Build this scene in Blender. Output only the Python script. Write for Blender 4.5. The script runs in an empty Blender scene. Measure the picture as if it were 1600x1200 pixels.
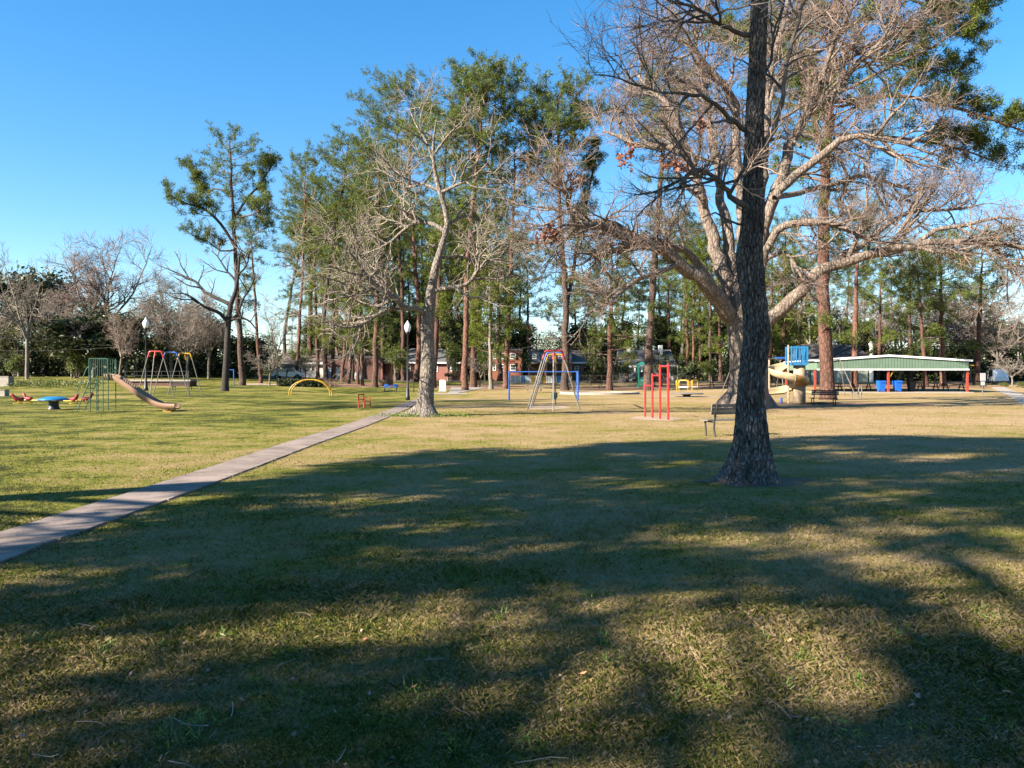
import bpy, math, random
import numpy as np
from mathutils import Vector, Matrix, noise as mnoise

# ---------------------------------------------------------------- camera, sky, sun, exposure
scene = bpy.context.scene
F, HZ, EYE = 1232.0, 590.0, 1.6          # focal length and horizon row (in 1600x1200 pixels), eye height
SUN_AZ, SUN_EL = math.radians(62), math.radians(28)   # shadows fall 62 deg to the right of straight ahead
cam = bpy.data.cameras.new('camera')
cam.sensor_width = 36.0; cam.lens = 36.0 * F / 1600; cam.shift_y = -(600 - HZ) / 1600
cam.clip_start = 0.1; cam.clip_end = 3000
camo = bpy.data.objects.new('camera', cam); scene.collection.objects.link(camo)
camo.location = (0, 0, EYE); camo.rotation_euler = (math.radians(90), 0, 0)
scene.camera = camo

SD = Vector((math.sin(SUN_AZ), math.cos(SUN_AZ), 0))                  # shadow direction on the ground
TOSUN = Vector((-SD.x * math.cos(SUN_EL), -SD.y * math.cos(SUN_EL), math.sin(SUN_EL)))
world = bpy.data.worlds.new('World'); scene.world = world; world.use_nodes = True
wn = world.node_tree.nodes; wl = world.node_tree.links
sky = wn.new('ShaderNodeTexSky'); sky.sky_type = 'NISHITA'; sky.sun_disc = False
sky.sun_elevation = SUN_EL; sky.sun_rotation = math.atan2(TOSUN.x, TOSUN.y)
sky.altitude = 0; sky.air_density = 1.0; sky.dust_density = 0.0; sky.ozone_density = 3.0
bg = wn['Background']; bg.inputs['Strength'].default_value = 0.078
hs = wn.new('ShaderNodeHueSaturation'); hs.inputs['Saturation'].default_value = 1.5; hs.inputs['Hue'].default_value = .502
gm = wn.new('ShaderNodeGamma'); gm.inputs['Gamma'].default_value = .78
wl.new(sky.outputs[0], gm.inputs['Color']); wl.new(gm.outputs[0], hs.inputs['Color']); wl.new(hs.outputs[0], bg.inputs[0])
sun = bpy.data.lights.new('sun', 'SUN'); sun.energy = 5.0; sun.angle = math.radians(0.45); sun.color = (1, 0.89, 0.74)
suno = bpy.data.objects.new('sun', sun); scene.collection.objects.link(suno)
suno.rotation_euler = TOSUN.to_track_quat('Z', 'Y').to_euler(); suno.location = (-60, -40, 60)
vs = scene.view_settings
vs.view_transform = 'Standard'; vs.look = 'None'; vs.gamma = 1.0; vs.exposure = 2.2; vs.use_curve_mapping = False

C = scene.collection
R = math.radians
rng = random.Random(7)
nrng = np.random.default_rng(7)

# ---------------------------------------------------------------- terrain function and pixel helpers
_KY = [-100, 50, 65, 75, 85, 100, 120, 160, 2000]
_KZ = [0, 0, .03, .1, .33, .72, 1.12, 1.3, 1.3]
def sst(a, b, x):
    t = np.clip((x - a) / (b - a), 0, 1); return t * t * (3 - 2 * t)
def zg(x, y):
    return np.interp(y, _KY, _KZ) + .32 * sst(-13, -27, x) * sst(38, 54, y) + .62 * sst(-26, -44, x) * sst(62, 96, y)
def at(px, py, Y):
    return Vector(((px - 800) / F * Y, Y, EYE - (py - HZ) / F * Y))
def gp(px, py):
    """the ground point seen at that pixel"""
    k = (py - HZ) / F
    lo = 2.0
    for i in range(1200):
        Y = 2.0 + i * .25
        if EYE - k * Y <= zg((px - 800) / F * Y, Y):
            for j in range(12):
                m = (lo + Y) / 2
                if EYE - k * m <= zg((px - 800) / F * m, m): Y = m
                else: lo = m
            break
        lo = Y
    return Vector(((px - 800) / F * Y, Y, float(zg((px - 800) / F * Y, Y))))
def gx(px, Y):
    x = (px - 800) / F * Y
    return Vector((x, Y, float(zg(x, Y))))

# ---------------------------------------------------------------- materials
def lin(r, g, b):
    f = lambda c: (c / 255 / 12.92) if c <= 10 else ((c / 255 + .055) / 1.055) ** 2.4
    return (f(r), f(g), f(b), 1)
MATS = {}
def mat(name, col, rough=.6, var=.25, scale=6, bump=0., metal=0., stretch=(1, 1, 1), col2=None, spec=.3, transl=0., island=0., bscale=None, kind='noise', hsv=True, coord='Object'):
    """procedural material: base colour broken up by noise, with optional bump, per-leaf variation and translucency"""
    m = bpy.data.materials.new(name); m.use_nodes = True
    n = m.node_tree.nodes; l = m.node_tree.links
    b = n['Principled BSDF']; b.inputs['Roughness'].default_value = rough; b.inputs['Metallic'].default_value = metal
    b.inputs['Specular IOR Level'].default_value = spec
    if coord == 'World':
        tc = n.new('ShaderNodeNewGeometry'); src = tc.outputs['Position']
    else:
        tc = n.new('ShaderNodeTexCoord'); src = tc.outputs['Object']
    mp = n.new('ShaderNodeMapping'); mp.inputs['Scale'].default_value = stretch
    l.new(src, mp.inputs[0])
    tx = n.new('ShaderNodeTexNoise'); tx.inputs['Scale'].default_value = scale; tx.inputs['Detail'].default_value = 5; tx.inputs['Roughness'].default_value = .65
    l.new(mp.outputs[0], tx.inputs['Vector'])
    rp = n.new('ShaderNodeValToRGB')
    c = tuple(col[:3]); c2 = tuple(col2[:3]) if col2 else tuple(x * (1 - var) for x in c)
    c1 = c if col2 else tuple(min(1, x * (1 + var)) for x in c)
    rp.color_ramp.elements[0].position = .33; rp.color_ramp.elements[0].color = (*c2, 1)
    rp.color_ramp.elements[1].position = .67; rp.color_ramp.elements[1].color = (*c1, 1)
    l.new(tx.outputs[0], rp.inputs[0])
    out = rp.outputs[0]
    if island:
        g = n.new('ShaderNodeNewGeometry'); mr = n.new('ShaderNodeMapRange')
        mr.inputs[3].default_value = 1 - island; mr.inputs[4].default_value = 1 + island
        l.new(g.outputs['Random Per Island'], mr.inputs[0])
        mx = n.new('ShaderNodeMix'); mx.data_type = 'RGBA'; mx.blend_type = 'MULTIPLY'; mx.inputs[0].default_value = 1
        l.new(out, mx.inputs[6]); l.new(mr.outputs[0], mx.inputs[7]); out = mx.outputs[2]
    l.new(out, b.inputs['Base Color'])
    if bump:
        bp = n.new('ShaderNodeBump'); bp.inputs['Strength'].default_value = bump; bp.inputs['Distance'].default_value = .03
        if kind == 'bark':
            vo = n.new('ShaderNodeTexVoronoi'); vo.feature = 'DISTANCE_TO_EDGE'; vo.inputs['Scale'].default_value = bscale or scale
            l.new(mp.outputs[0], vo.inputs['Vector'])
            mr2 = n.new('ShaderNodeMapRange'); mr2.inputs[1].default_value = 0; mr2.inputs[2].default_value = .22
            l.new(vo.outputs['Distance'], mr2.inputs[0]); l.new(mr2.outputs[0], bp.inputs['Height'])
            mx = n.new('ShaderNodeMix'); mx.data_type = 'RGBA'; mx.blend_type = 'MULTIPLY'; mx.inputs[0].default_value = .55
            l.new(out, mx.inputs[6]); l.new(mr2.outputs[0], mx.inputs[7]); l.new(mx.outputs[2], b.inputs['Base Color'])
        elif bscale:
            t2 = n.new('ShaderNodeTexNoise'); t2.inputs['Scale'].default_value = bscale; t2.inputs['Detail'].default_value = 4
            l.new(mp.outputs[0], t2.inputs['Vector']); l.new(t2.outputs[0], bp.inputs['Height'])
        else:
            l.new(tx.outputs[0], bp.inputs['Height'])
        l.new(bp.outputs[0], b.inputs['Normal'])
    if transl:
        tr = n.new('ShaderNodeBsdfTranslucent'); ms = n.new('ShaderNodeMixShader'); ms.inputs[0].default_value = transl
        l.new(out, tr.inputs[0]); l.new(b.outputs[0], ms.inputs[1]); l.new(tr.outputs[0], ms.inputs[2])
        l.new(ms.outputs[0], n['Material Output'].inputs[0])
    MATS[name] = m
    return m

mat('oak_bark', (0.2127, 0.1689, 0.1376), .9, scale=3, bump=.8, stretch=(1, 1, .35), kind='bark', bscale=7, col2=(0.1251, 0.09697, 0.0782))
mat('pale_bark', (0.2244, 0.1904, 0.1598), .9, scale=4, bump=.7, stretch=(1, 1, .5), kind='bark', bscale=9, col2=(0.1156, 0.0986, 0.0816))
mat('dark_bark', (0.189, 0.1665, 0.1485), .95, scale=5, bump=.9, stretch=(1, 1, .42), kind='bark', bscale=19, col2=(0.0765, 0.0648, 0.0558))
mat('dark_limb', (0.099, 0.0855, 0.0765), .95, scale=6, bump=.5, col2=(0.0405, 0.0342, 0.0306))
mat('black_bark', (.04, .034, .03), .95, scale=6, bump=.5, col2=(.018, .015, .013))
mat('pine_bark', (0.136, 0.06664, 0.04624), .9, scale=2.2, bump=.9, stretch=(1, 1, .4), kind='bark', bscale=6, col2=(0.0646, 0.034, 0.02516))
mat('pine_bark_grey', (0.1054, 0.06664, 0.05168), .9, scale=2.2, bump=.9, stretch=(1, 1, .4), kind='bark', bscale=6, col2=(0.04896, 0.034, 0.0272))
mat('pine_bark_red', (0.1836, 0.08704, 0.05984), .9, scale=2.2, bump=.9, stretch=(1, 1, .4), kind='bark', bscale=6, col2=(0.0952, 0.0476, 0.034))
mat('pine_limb', (0.1156, 0.0748, 0.0578), .9, scale=3)
mat('grey_bark', (0.1836, 0.1598, 0.136), .9, scale=3, bump=.5, stretch=(1, 1, .4), col2=(0.0952, 0.0816, 0.068))
mat('oak_twig', (0.165, 0.135, 0.115), .9, scale=2, island=.35)
mat('oak_twig_red', (0.175, 0.112, 0.088), .9, scale=2, island=.4)
mat('pale_twig', (0.1872, 0.162, 0.1224), .9, scale=2, island=.35)
mat('brown_twig', (0.1872, 0.1368, 0.1116), .9, scale=2, island=.35)
mat('pink_twig', (0.2, 0.142, 0.118), .9, scale=2, island=.35)
mat('grey_twig', (0.18, 0.1548, 0.1296), .9, scale=2, island=.35)
mat('pine_needles', (0.1076, 0.1366, 0.01987), .55, scale=.35, island=.5, transl=.45, col2=(0.0621, 0.08942, 0.01822), coord='World')
mat('pine_needles_bright', (0.1417, 0.1741, 0.01943), .55, scale=.35, island=.5, transl=.45, col2=(0.08096, 0.1133, 0.01619), coord='World')
mat('evergreen_leaf', (0.0495, 0.0585, 0.0198), .5, scale=.4, island=.6, transl=.25, col2=(0.018, 0.0306, 0.0108), coord='World')
mat('olive_leaf', (0.1062, 0.09775, 0.034), .6, scale=.4, island=.5, transl=.3, col2=(0.051, 0.0595, 0.0187), coord='World')
mat('bright_leaf', (0.1275, 0.1445, 0.0255), .5, scale=.5, island=.5, transl=.3, col2=(0.051, 0.0765, 0.017), coord='World')
mat('hedge_leaf', (0.027, 0.0378, 0.0144), .5, scale=.8, island=.6, transl=.2, coord='World')
mat('dead_leaf', (0.17, 0.068, 0.04), .7, scale=2, island=.4, transl=.2)
mat('litter_leaf', (0.34, 0.1445, 0.07225), .7, scale=30, island=.3)
mat('palm_leaf', (0.085, 0.102, 0.02975), .5, scale=1, island=.5, transl=.2)
mat('ivy_leaf', (0.085, 0.136, 0.02125), .5, scale=1, island=.5, transl=.2)
mat('galvanized', (0.115, 0.105, 0.095), .5, metal=0., scale=20)
mat('grey_paint', (0.1197, 0.1142, 0.1088), .5, scale=20, var=.15)
mat('red_paint', (0.34, 0.0238, 0.0238), .4, scale=12, var=.18)
mat('chair_red', (0.374, 0.0408, 0.0204), .45, scale=12, var=.18)
mat('blue_paint', (0.0204, 0.0782, 0.2856), .4, scale=12, var=.18)
mat('sky_blue_paint', (0.017, 0.1292, 0.2856), .4, scale=12, var=.18)
mat('yellow_paint', (0.3944, 0.2244, 0.017), .4, scale=12, var=.15)
mat('green_paint', (0.0272, 0.0816, 0.0578), .5, scale=12, var=.2)
mat('teal_paint', (0.0136, 0.1088, 0.0816), .5, scale=12, var=.2)
mat('black_metal', (0.018, 0.018, 0.02), .45, scale=12, var=.3)
mat('dark_iron', (0.03, 0.028, 0.027), .6, scale=12, var=.3)
mat('tan_plastic', (0.2448, 0.153, 0.101), .45, scale=5, var=.08)
mat('cream_plastic', (0.3234, 0.2565, 0.1561), .4, scale=5, var=.08)
mat('amber_plastic', (0.3808, 0.1972, 0.051), .4, scale=5, var=.1)
mat('tower_tan', (0.2448, 0.1904, 0.136), .7, scale=6, var=.15)
mat('maroon_plastic', (0.204, 0.0238, 0.0238), .45, scale=6, var=.2)
mat('bin_blue', (0.0102, 0.0884, 0.4216), .4, scale=8, var=.12)
mat('bin_dark', (0.02, 0.022, 0.025), .5, scale=8, var=.2)
mat('weathered_wood', (0.17, 0.153, 0.136), .8, scale=5, bump=.3, stretch=(.3, 4, 4), col2=(0.0884, 0.0816, 0.0748))
mat('brown_wood', (0.1088, 0.0578, 0.0374), .8, scale=5, bump=.3, col2=(0.0544, 0.0306, 0.0204))
mat('concrete', (0.2502, 0.223, 0.1958), .9, scale=3, bump=.25, bscale=60, col2=(0.1795, 0.1605, 0.1442))
mat('pale_concrete', (0.2938, 0.2644, 0.2252), .9, scale=3, bump=.25, bscale=60, col2=(0.2154, 0.1909, 0.1616))
mat('path_concrete', (0.235, 0.185, 0.158), .92, scale=1.4, bump=.35, bscale=70, col2=(0.115, 0.09, 0.075), coord='World')
mat('sand', (0.2938, 0.2252, 0.1616), .95, scale=3, bump=.3, bscale=50, col2=(0.2252, 0.1665, 0.1126))
mat('mulch', (0.136, 0.0714, 0.04216), .95, scale=4, bump=.5, bscale=40, col2=(0.068, 0.0374, 0.02448))
mat('pine_straw', (0.204, 0.1156, 0.068), .95, scale=3, bump=.4, bscale=40, col2=(0.136, 0.0782, 0.0476))
mat('bare_dirt', (0.1496, 0.1054, 0.0714), .95, scale=5, bump=.5, bscale=50, col2=(0.0748, 0.0544, 0.03944))
mat('asphalt', (0.0612, 0.0578, 0.0578), .9, scale=4, var=.2)
mat('globe', (0.774, 0.774, 0.774), .3, scale=3, var=.03)
mat('monument_stone', (0.648, 0.612, 0.558), .7, scale=4, var=.08)
mat('green_sheet', (0.102, 0.153, 0.1122), .45, scale=2, var=.1)
mat('white_trim', (0.738, 0.738, 0.72), .5, scale=4, var=.04)
mat('post_red', (0.2428, 0.04046, 0.02601), .5, scale=5, var=.15)
mat('shelter_under', (0.1, 0.1, 0.1), .7, scale=5)
mat('brick_pink', (0.22, 0.095, 0.078), .85, scale=9, var=.25)
mat('brick_orange', (0.185, 0.07, 0.042), .85, scale=9, var=.25)
mat('brick_dark', (0.0884, 0.0442, 0.0374), .85, scale=9, var=.3)
mat('wall_white', (0.4216, 0.408, 0.3876), .8, scale=2, var=.1)
mat('wall_blue', (0.075, 0.09, 0.115), .7, scale=2, var=.12)
mat('wall_brown', (0.136, 0.0918, 0.068), .8, scale=2, var=.2)
mat('siding_green', (0.3128, 0.3536, 0.2992), .7, scale=2, var=.1)
mat('roof_grey', (0.075, 0.075, 0.078), .9, scale=5, var=.2)
mat('roof_brown', (0.136, 0.1054, 0.0884), .9, scale=5, var=.2)
mat('roof_dark', (0.0578, 0.0544, 0.0544), .9, scale=5, var=.2)
mat('door_blue', (0.2856, 0.3264, 0.3672), .6, scale=2, var=.1)
mat('window_glass', (0.05, 0.065, 0.08), .12, scale=2, var=.2, spec=.6)
mat('wire', (0.03, 0.03, 0.03), .6, scale=5)
mat('utility_wood', (0.1564, 0.136, 0.1224), .9, scale=4)
mat('car_white', (0.702, 0.702, 0.693), .25, scale=2, var=.03, spec=.5)
mat('car_dark', (0.06, 0.07, 0.09), .25, scale=2, var=.03, spec=.5)
mat('tyre', (0.02, 0.02, 0.02), .8, scale=5)
mat('sign_grey', (0.2856, 0.2856, 0.2856), .5, scale=6, var=.1)
mat('snag_wood', (0.2244, 0.102, 0.0544), .9, scale=4, var=.3, bump=.4)

# ---------------------------------------------------------------- mesh helpers
def npmesh(name, V, faces):
    """faces: list of int arrays (n,k)"""
    me = bpy.data.meshes.new(name)
    V = np.asarray(V, dtype=np.float32)
    me.vertices.add(len(V)); me.vertices.foreach_set('co', V.ravel())
    idx = [np.asarray(f, dtype=np.int32) for f in faces if len(f)]
    tot = sum(f.size for f in idx); cnt = sum(len(f) for f in idx)
    me.loops.add(tot); me.polygons.add(cnt)
    me.loops.foreach_set('vertex_index', np.concatenate([f.ravel() for f in idx]))
    ls = np.concatenate([np.full(len(f), f.shape[1], np.int32) for f in idx])
    me.polygons.foreach_set('loop_start', np.concatenate([[0], np.cumsum(ls)[:-1]]).astype(np.int32))
    me.update(calc_edges=True)
    return me
def link(name, me, m, parent=None, smooth=False):
    o = bpy.data.objects.new(name, me); C.objects.link(o)
    if m is not None and not me.materials: me.materials.append(MATS[m] if isinstance(m, str) else m)
    if smooth: me.polygons.foreach_set('use_smooth', np.ones(len(me.polygons), dtype=bool))
    if parent is not None: o.parent = parent
    return o
def tag(o, label=None, cat=None, group=None, kind=None):
    if label: o['label'] = label
    if cat: o['category'] = cat
    if group: o['group'] = group
    if kind: o['kind'] = kind
    return o
def thing(name, label, cat, loc=(0, 0, 0), rz=0, group=None):
    o = bpy.data.objects.new(name, None); C.objects.link(o); o.empty_display_size = .2
    o.location = loc; o.rotation_euler = (0, 0, rz)
    return tag(o, label, cat, group)
def copy_tree(o, parent=None):
    c = o.copy(); C.objects.link(c)
    if parent is not None: c.parent = parent
    for ch in list(o.children): copy_tree(ch, c)
    return c

def tubes(polys, sides):
    """tapered tubes; polys = [(points, radii)]; returns verts and quads"""
    by = {}
    for p, r in polys: by.setdefault(len(p), []).append((p, r))
    VV, FF, off = [], [], 0
    for m, lst in by.items():
        P = np.array([[tuple(q) for q in p] for p, _ in lst], dtype=np.float64)
        Rr = np.array([list(r) for _, r in lst], dtype=np.float64)
        n = len(lst)
        T = np.empty_like(P); T[:, 1:-1] = P[:, 2:] - P[:, :-2]; T[:, 0] = P[:, 1] - P[:, 0]; T[:, -1] = P[:, -1] - P[:, -2]
        T /= np.linalg.norm(T, axis=2, keepdims=True) + 1e-9
        mean = np.abs(P[:, -1] - P[:, 0]); ref = np.zeros((n, 3)); ref[np.arange(n), np.argmin(mean, axis=1)] = 1
        U = np.cross(T, ref[:, None, :]); U /= np.linalg.norm(U, axis=2, keepdims=True) + 1e-9
        W = np.cross(T, U)
        a = np.arange(sides) * 2 * np.pi / sides
        ring = U[:, :, None, :] * np.cos(a)[None, None, :, None] + W[:, :, None, :] * np.sin(a)[None, None, :, None]
        V = P[:, :, None, :] + ring * Rr[:, :, None, None]
        base = off + np.arange(n)[:, None, None] * (m * sides) + np.arange(m - 1)[None, :, None] * sides
        k = np.arange(sides)[None, None, :]; k2 = (k + 1) % sides
        q = np.stack([base + k, base + k2, base + sides + k2, base + sides + k], axis=-1).reshape(-1, 4)
        VV.append(V.reshape(-1, 3)); FF.append(q); off += n * m * sides
    return np.concatenate(VV), np.concatenate(FF)
def tube_obj(name, polys, sides, m, parent, smooth=True):
    V, Q = tubes(polys, sides)
    return link(name, npmesh(name, V, [Q]), m, parent, smooth)

class MB:
    """collects shapes into one mesh"""
    def __init__(s): s.v = []; s.f = []
    def add(s, vs, fs):
        o = len(s.v); s.v += [tuple(v) for v in vs]; s.f += [tuple(i + o for i in f) for f in fs]; return s
    def box(s, x0, x1, y0, y1, z0, z1):
        return s.add([(x0, y0, z0), (x1, y0, z0), (x1, y1, z0), (x0, y1, z0), (x0, y0, z1), (x1, y0, z1), (x1, y1, z1), (x0, y1, z1)],
                     [(3, 2, 1, 0), (4, 5, 6, 7), (0, 1, 5, 4), (1, 2, 6, 5), (2, 3, 7, 6), (3, 0, 4, 7)])
    def bar(s, a, b, w, h=None):
        """square bar from a to b"""
        a = Vector(a); b = Vector(b); h = h or w; t = (b - a).normalized()
        up = Vector((0, 0, 1)) if abs(t.z) < .95 else Vector((0, 1, 0))
        u = t.cross(up).normalized(); v = u.cross(t)
        vs = [p + u * (i * w / 2) + v * (j * h / 2) for p in (a, b) for i, j in ((-1, -1), (1, -1), (1, 1), (-1, 1))]
        return s.add(vs, [(0, 1, 2, 3), (7, 6, 5, 4), (0, 4, 5, 1), (1, 5, 6, 2), (2, 6, 7, 3), (3, 7, 4, 0)])
    def tube(s, pts, r, n=8, cap=True):
        pts = [Vector(p) for p in pts]; rr = r if hasattr(r, '__len__') else [r] * len(pts)
        V, Q = tubes([(pts, rr)], n)
        o = len(s.v); s.add([tuple(v) for v in V], [tuple(int(i) for i in q) for q in Q])
        if cap:
            s.f.append(tuple(range(o + n - 1, o - 1, -1))); s.f.append(tuple(range(o + (len(pts) - 1) * n, o + len(pts) * n)))
        return s
    def lathe(s, prof, n=16, c=(0, 0, 0)):
        o = len(s.v)
        vs = [(c[0] + r * math.cos(2 * math.pi * k / n), c[1] + r * math.sin(2 * math.pi * k / n), c[2] + z) for r, z in prof for k in range(n)]
        fs = [(i * n + k, i * n + (k + 1) % n, (i + 1) * n + (k + 1) % n, (i + 1) * n + k) for i in range(len(prof) - 1) for k in range(n)]
        fs.append(tuple(range(n - 1, -1, -1))); fs.append(tuple((len(prof) - 1) * n + k for k in range(n)))
        return s.add(vs, fs)
    def prism(s, poly, y0, y1):
        """polygon in x,z extruded along y"""
        n = len(poly)
        vs = [(x, y0, z) for x, z in poly] + [(x, y1, z) for x, z in poly]
        return s.add(vs, [tuple(range(n)), tuple(range(2 * n - 1, n - 1, -1))] + [(i, i + n, (i + 1) % n + n, (i + 1) % n) for i in range(n)])
    def sweep(s, path, frames, prof):
        """open profile [(u,w)] swept along path with frames [(U,W)]"""
        m = len(prof); vs = []
        for p, (U, W) in zip(path, frames):
            vs += [p + U * u + W * w for u, w in prof]
        fs = [(i * m + k, i * m + k + 1, (i + 1) * m + k + 1, (i + 1) * m + k) for i in range(len(path) - 1) for k in range(m - 1)]
        return s.add(vs, fs)
    def build(s, name, m, parent=None, smooth=False):
        me = bpy.data.meshes.new(name); me.from_pydata(s.v, [], s.f); me.update()
        return link(name, me, m, parent, smooth)
def arc(c, r, a0, a1, n, plane='xz'):
    out = []
    for i in range(n + 1):
        a = math.radians(a0 + (a1 - a0) * i / n)
        if plane == 'xz': out.append((c[0] + r * math.cos(a), c[1], c[2] + r * math.sin(a)))
        elif plane == 'yz': out.append((c[0], c[1] + r * math.cos(a), c[2] + r * math.sin(a)))
        else: out.append((c[0] + r * math.cos(a), c[1] + r * math.sin(a), c[2]))
    return out

# ---------------------------------------------------------------- ground
def lawn_colour(n, l, pos):
    """lawn colour at a point: green turf, straw-coloured dormant grass in patches; greener to the left"""
    def nz(scale, det, rough=.6):
        t = n.new('ShaderNodeTexNoise'); t.inputs['Scale'].default_value = scale; t.inputs['Detail'].default_value = det; t.inputs['Roughness'].default_value = rough
        l.new(pos, t.inputs['Vector']); return t.outputs[0]
    def math_(op, a, b):
        t = n.new('ShaderNodeMath'); t.operation = op
        for i, x in enumerate((a, b)):
            if isinstance(x, (int, float)): t.inputs[i].default_value = x
            else: l.new(x, t.inputs[i])
        return t.outputs[0]
    sep = n.new('ShaderNodeSeparateXYZ'); l.new(pos, sep.inputs[0])
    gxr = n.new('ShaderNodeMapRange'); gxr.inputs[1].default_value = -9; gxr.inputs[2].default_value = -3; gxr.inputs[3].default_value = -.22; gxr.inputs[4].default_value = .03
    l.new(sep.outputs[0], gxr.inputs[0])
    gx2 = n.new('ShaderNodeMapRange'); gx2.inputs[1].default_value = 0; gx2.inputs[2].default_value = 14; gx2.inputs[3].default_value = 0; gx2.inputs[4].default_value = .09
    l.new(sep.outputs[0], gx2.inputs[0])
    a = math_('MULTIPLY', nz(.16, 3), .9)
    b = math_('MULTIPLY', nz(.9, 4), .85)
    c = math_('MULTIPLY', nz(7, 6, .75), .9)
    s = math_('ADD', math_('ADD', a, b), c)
    gyr = n.new('ShaderNodeMapRange'); gyr.inputs[1].default_value = 9; gyr.inputs[2].default_value = 27; gyr.inputs[3].default_value = .01; gyr.inputs[4].default_value = .09  # far lawn tanner; near lawn darkened in colour to deepen its shade
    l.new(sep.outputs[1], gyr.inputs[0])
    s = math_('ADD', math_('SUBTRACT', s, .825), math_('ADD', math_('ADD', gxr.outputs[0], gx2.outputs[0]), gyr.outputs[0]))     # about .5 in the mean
    return s

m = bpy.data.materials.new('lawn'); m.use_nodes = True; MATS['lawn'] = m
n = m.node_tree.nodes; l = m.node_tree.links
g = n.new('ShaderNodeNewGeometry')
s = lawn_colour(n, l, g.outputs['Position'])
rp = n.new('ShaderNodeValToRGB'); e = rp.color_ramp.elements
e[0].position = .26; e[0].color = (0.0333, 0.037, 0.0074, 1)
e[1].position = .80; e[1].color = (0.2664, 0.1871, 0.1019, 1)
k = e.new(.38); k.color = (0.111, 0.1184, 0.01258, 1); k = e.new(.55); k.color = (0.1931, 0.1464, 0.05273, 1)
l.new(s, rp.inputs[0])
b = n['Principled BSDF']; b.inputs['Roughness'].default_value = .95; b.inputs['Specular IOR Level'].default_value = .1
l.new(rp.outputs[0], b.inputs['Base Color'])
tn = n.new('ShaderNodeTexNoise'); tn.inputs['Scale'].default_value = 18; tn.inputs['Detail'].default_value = 7; tn.inputs['Roughness'].default_value = .8
l.new(g.outputs['Position'], tn.inputs['Vector'])
bp = n.new('ShaderNodeBump'); bp.inputs['Strength'].default_value = .55; bp.inputs['Distance'].default_value = .05
l.new(tn.outputs[0], bp.inputs['Height']); l.new(bp.outputs[0], b.inputs['Normal'])

m = bpy.data.materials.new('grass_blade'); m.use_nodes = True; MATS['grass_blade'] = m
n = m.node_tree.nodes; l = m.node_tree.links
g = n.new('ShaderNodeNewGeometry')
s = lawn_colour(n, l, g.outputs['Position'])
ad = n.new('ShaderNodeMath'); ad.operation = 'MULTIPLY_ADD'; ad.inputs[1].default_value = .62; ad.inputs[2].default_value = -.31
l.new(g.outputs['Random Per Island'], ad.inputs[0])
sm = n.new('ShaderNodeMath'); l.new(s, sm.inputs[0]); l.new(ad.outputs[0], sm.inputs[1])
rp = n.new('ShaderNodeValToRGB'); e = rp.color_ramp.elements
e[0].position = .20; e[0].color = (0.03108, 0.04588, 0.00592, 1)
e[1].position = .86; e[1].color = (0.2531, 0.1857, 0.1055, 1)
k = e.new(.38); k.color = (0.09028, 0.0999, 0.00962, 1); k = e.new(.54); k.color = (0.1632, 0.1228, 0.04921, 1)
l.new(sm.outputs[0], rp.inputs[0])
b = n['Principled BSDF']; b.inputs['Roughness'].default_value = .7; b.inputs['Specular IOR Level'].default_value = .2
l.new(rp.outputs[0], b.inputs['Base Color'])
tr = n.new('ShaderNodeBsdfTranslucent'); ms = n.new('ShaderNodeMixShader'); ms.inputs[0].default_value = .3
l.new(rp.outputs[0], tr.inputs[0]); l.new(b.outputs[0], ms.inputs[1]); l.new(tr.outputs[0], ms.inputs[2]); l.new(ms.outputs[0], n['Material Output'].inputs[0])

def grid_mesh(xs, ys, zoff=0.):
    X, Y = np.meshgrid(xs, ys); Z = zg(X, Y) + zoff
    V = np.stack([X, Y, Z], -1).reshape(-1, 3)
    w = len(xs); i = np.arange(len(ys) - 1)[:, None] * w + np.arange(w - 1)[None, :]
    return V, np.stack([i, i + 1, i + w + 1, i + w], -1).reshape(-1, 4)
xs = np.concatenate([-np.geomspace(900, 130, 14), np.arange(-120, 121, 3.0), np.geomspace(130, 900, 14)])
ys = np.concatenate([-np.geomspace(120, 6, 10), np.arange(-3, 170, 2.5), np.geomspace(175, 1500, 20)])
V, Q = grid_mesh(xs, ys)
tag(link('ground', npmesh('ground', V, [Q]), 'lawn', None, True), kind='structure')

def ground_strip(name, left, right, m, lift=.012, thick=0, kind='structure', sub=6):
    """a strip of paving laid on the ground between two lists of ground points"""
    def dens(p):
        out = []
        for a, b in zip(p[:-1], p[1:]):
            for i in range(sub): out.append(a.lerp(b, i / sub))
        return out + [p[-1]]
    L = dens(left); Rr = dens(right); V = []; Fq = []
    for i, (a, b) in enumerate(zip(L, Rr)):
        wob = .02 * mnoise.noise(Vector((i * .9, 3.1, 0))), .02 * mnoise.noise(Vector((i * .9, 9.7, 0)))
        for q, w in ((a, wob[0]), (b, wob[1])): V.append((q.x + w, q.y, float(zg(q.x, q.y)) + lift))
    for i in range(len(L) - 1): Fq.append((2 * i, 2 * i + 1, 2 * i + 3, 2 * i + 2))
    me = bpy.data.meshes.new(name); me.from_pydata(V, [], Fq); me.update()
    return tag(link(name, me, m), kind=kind)
def patch(name, c, rx, ry, m, lift=.006, seed=0, rough=.18, n=40, label=None):
    V = [(c.x, c.y, float(zg(c.x, c.y)) + lift)]
    for k in range(n):
        a = 2 * math.pi * k / n; f = 1 + rough * 2 * mnoise.noise(Vector((math.cos(a) * 1.7 + seed, math.sin(a) * 1.7, seed * 3.3)))
        x = c.x + rx * f * math.cos(a); y = c.y + ry * f * math.sin(a); V.append((x, y, float(zg(x, y)) + lift))
    me = bpy.data.meshes.new(name); me.from_pydata(V, [], [(0, k + 1, (k + 1) % n + 1) for k in range(n)]); me.update()
    return tag(link(name, me, m), kind='structure')

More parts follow.
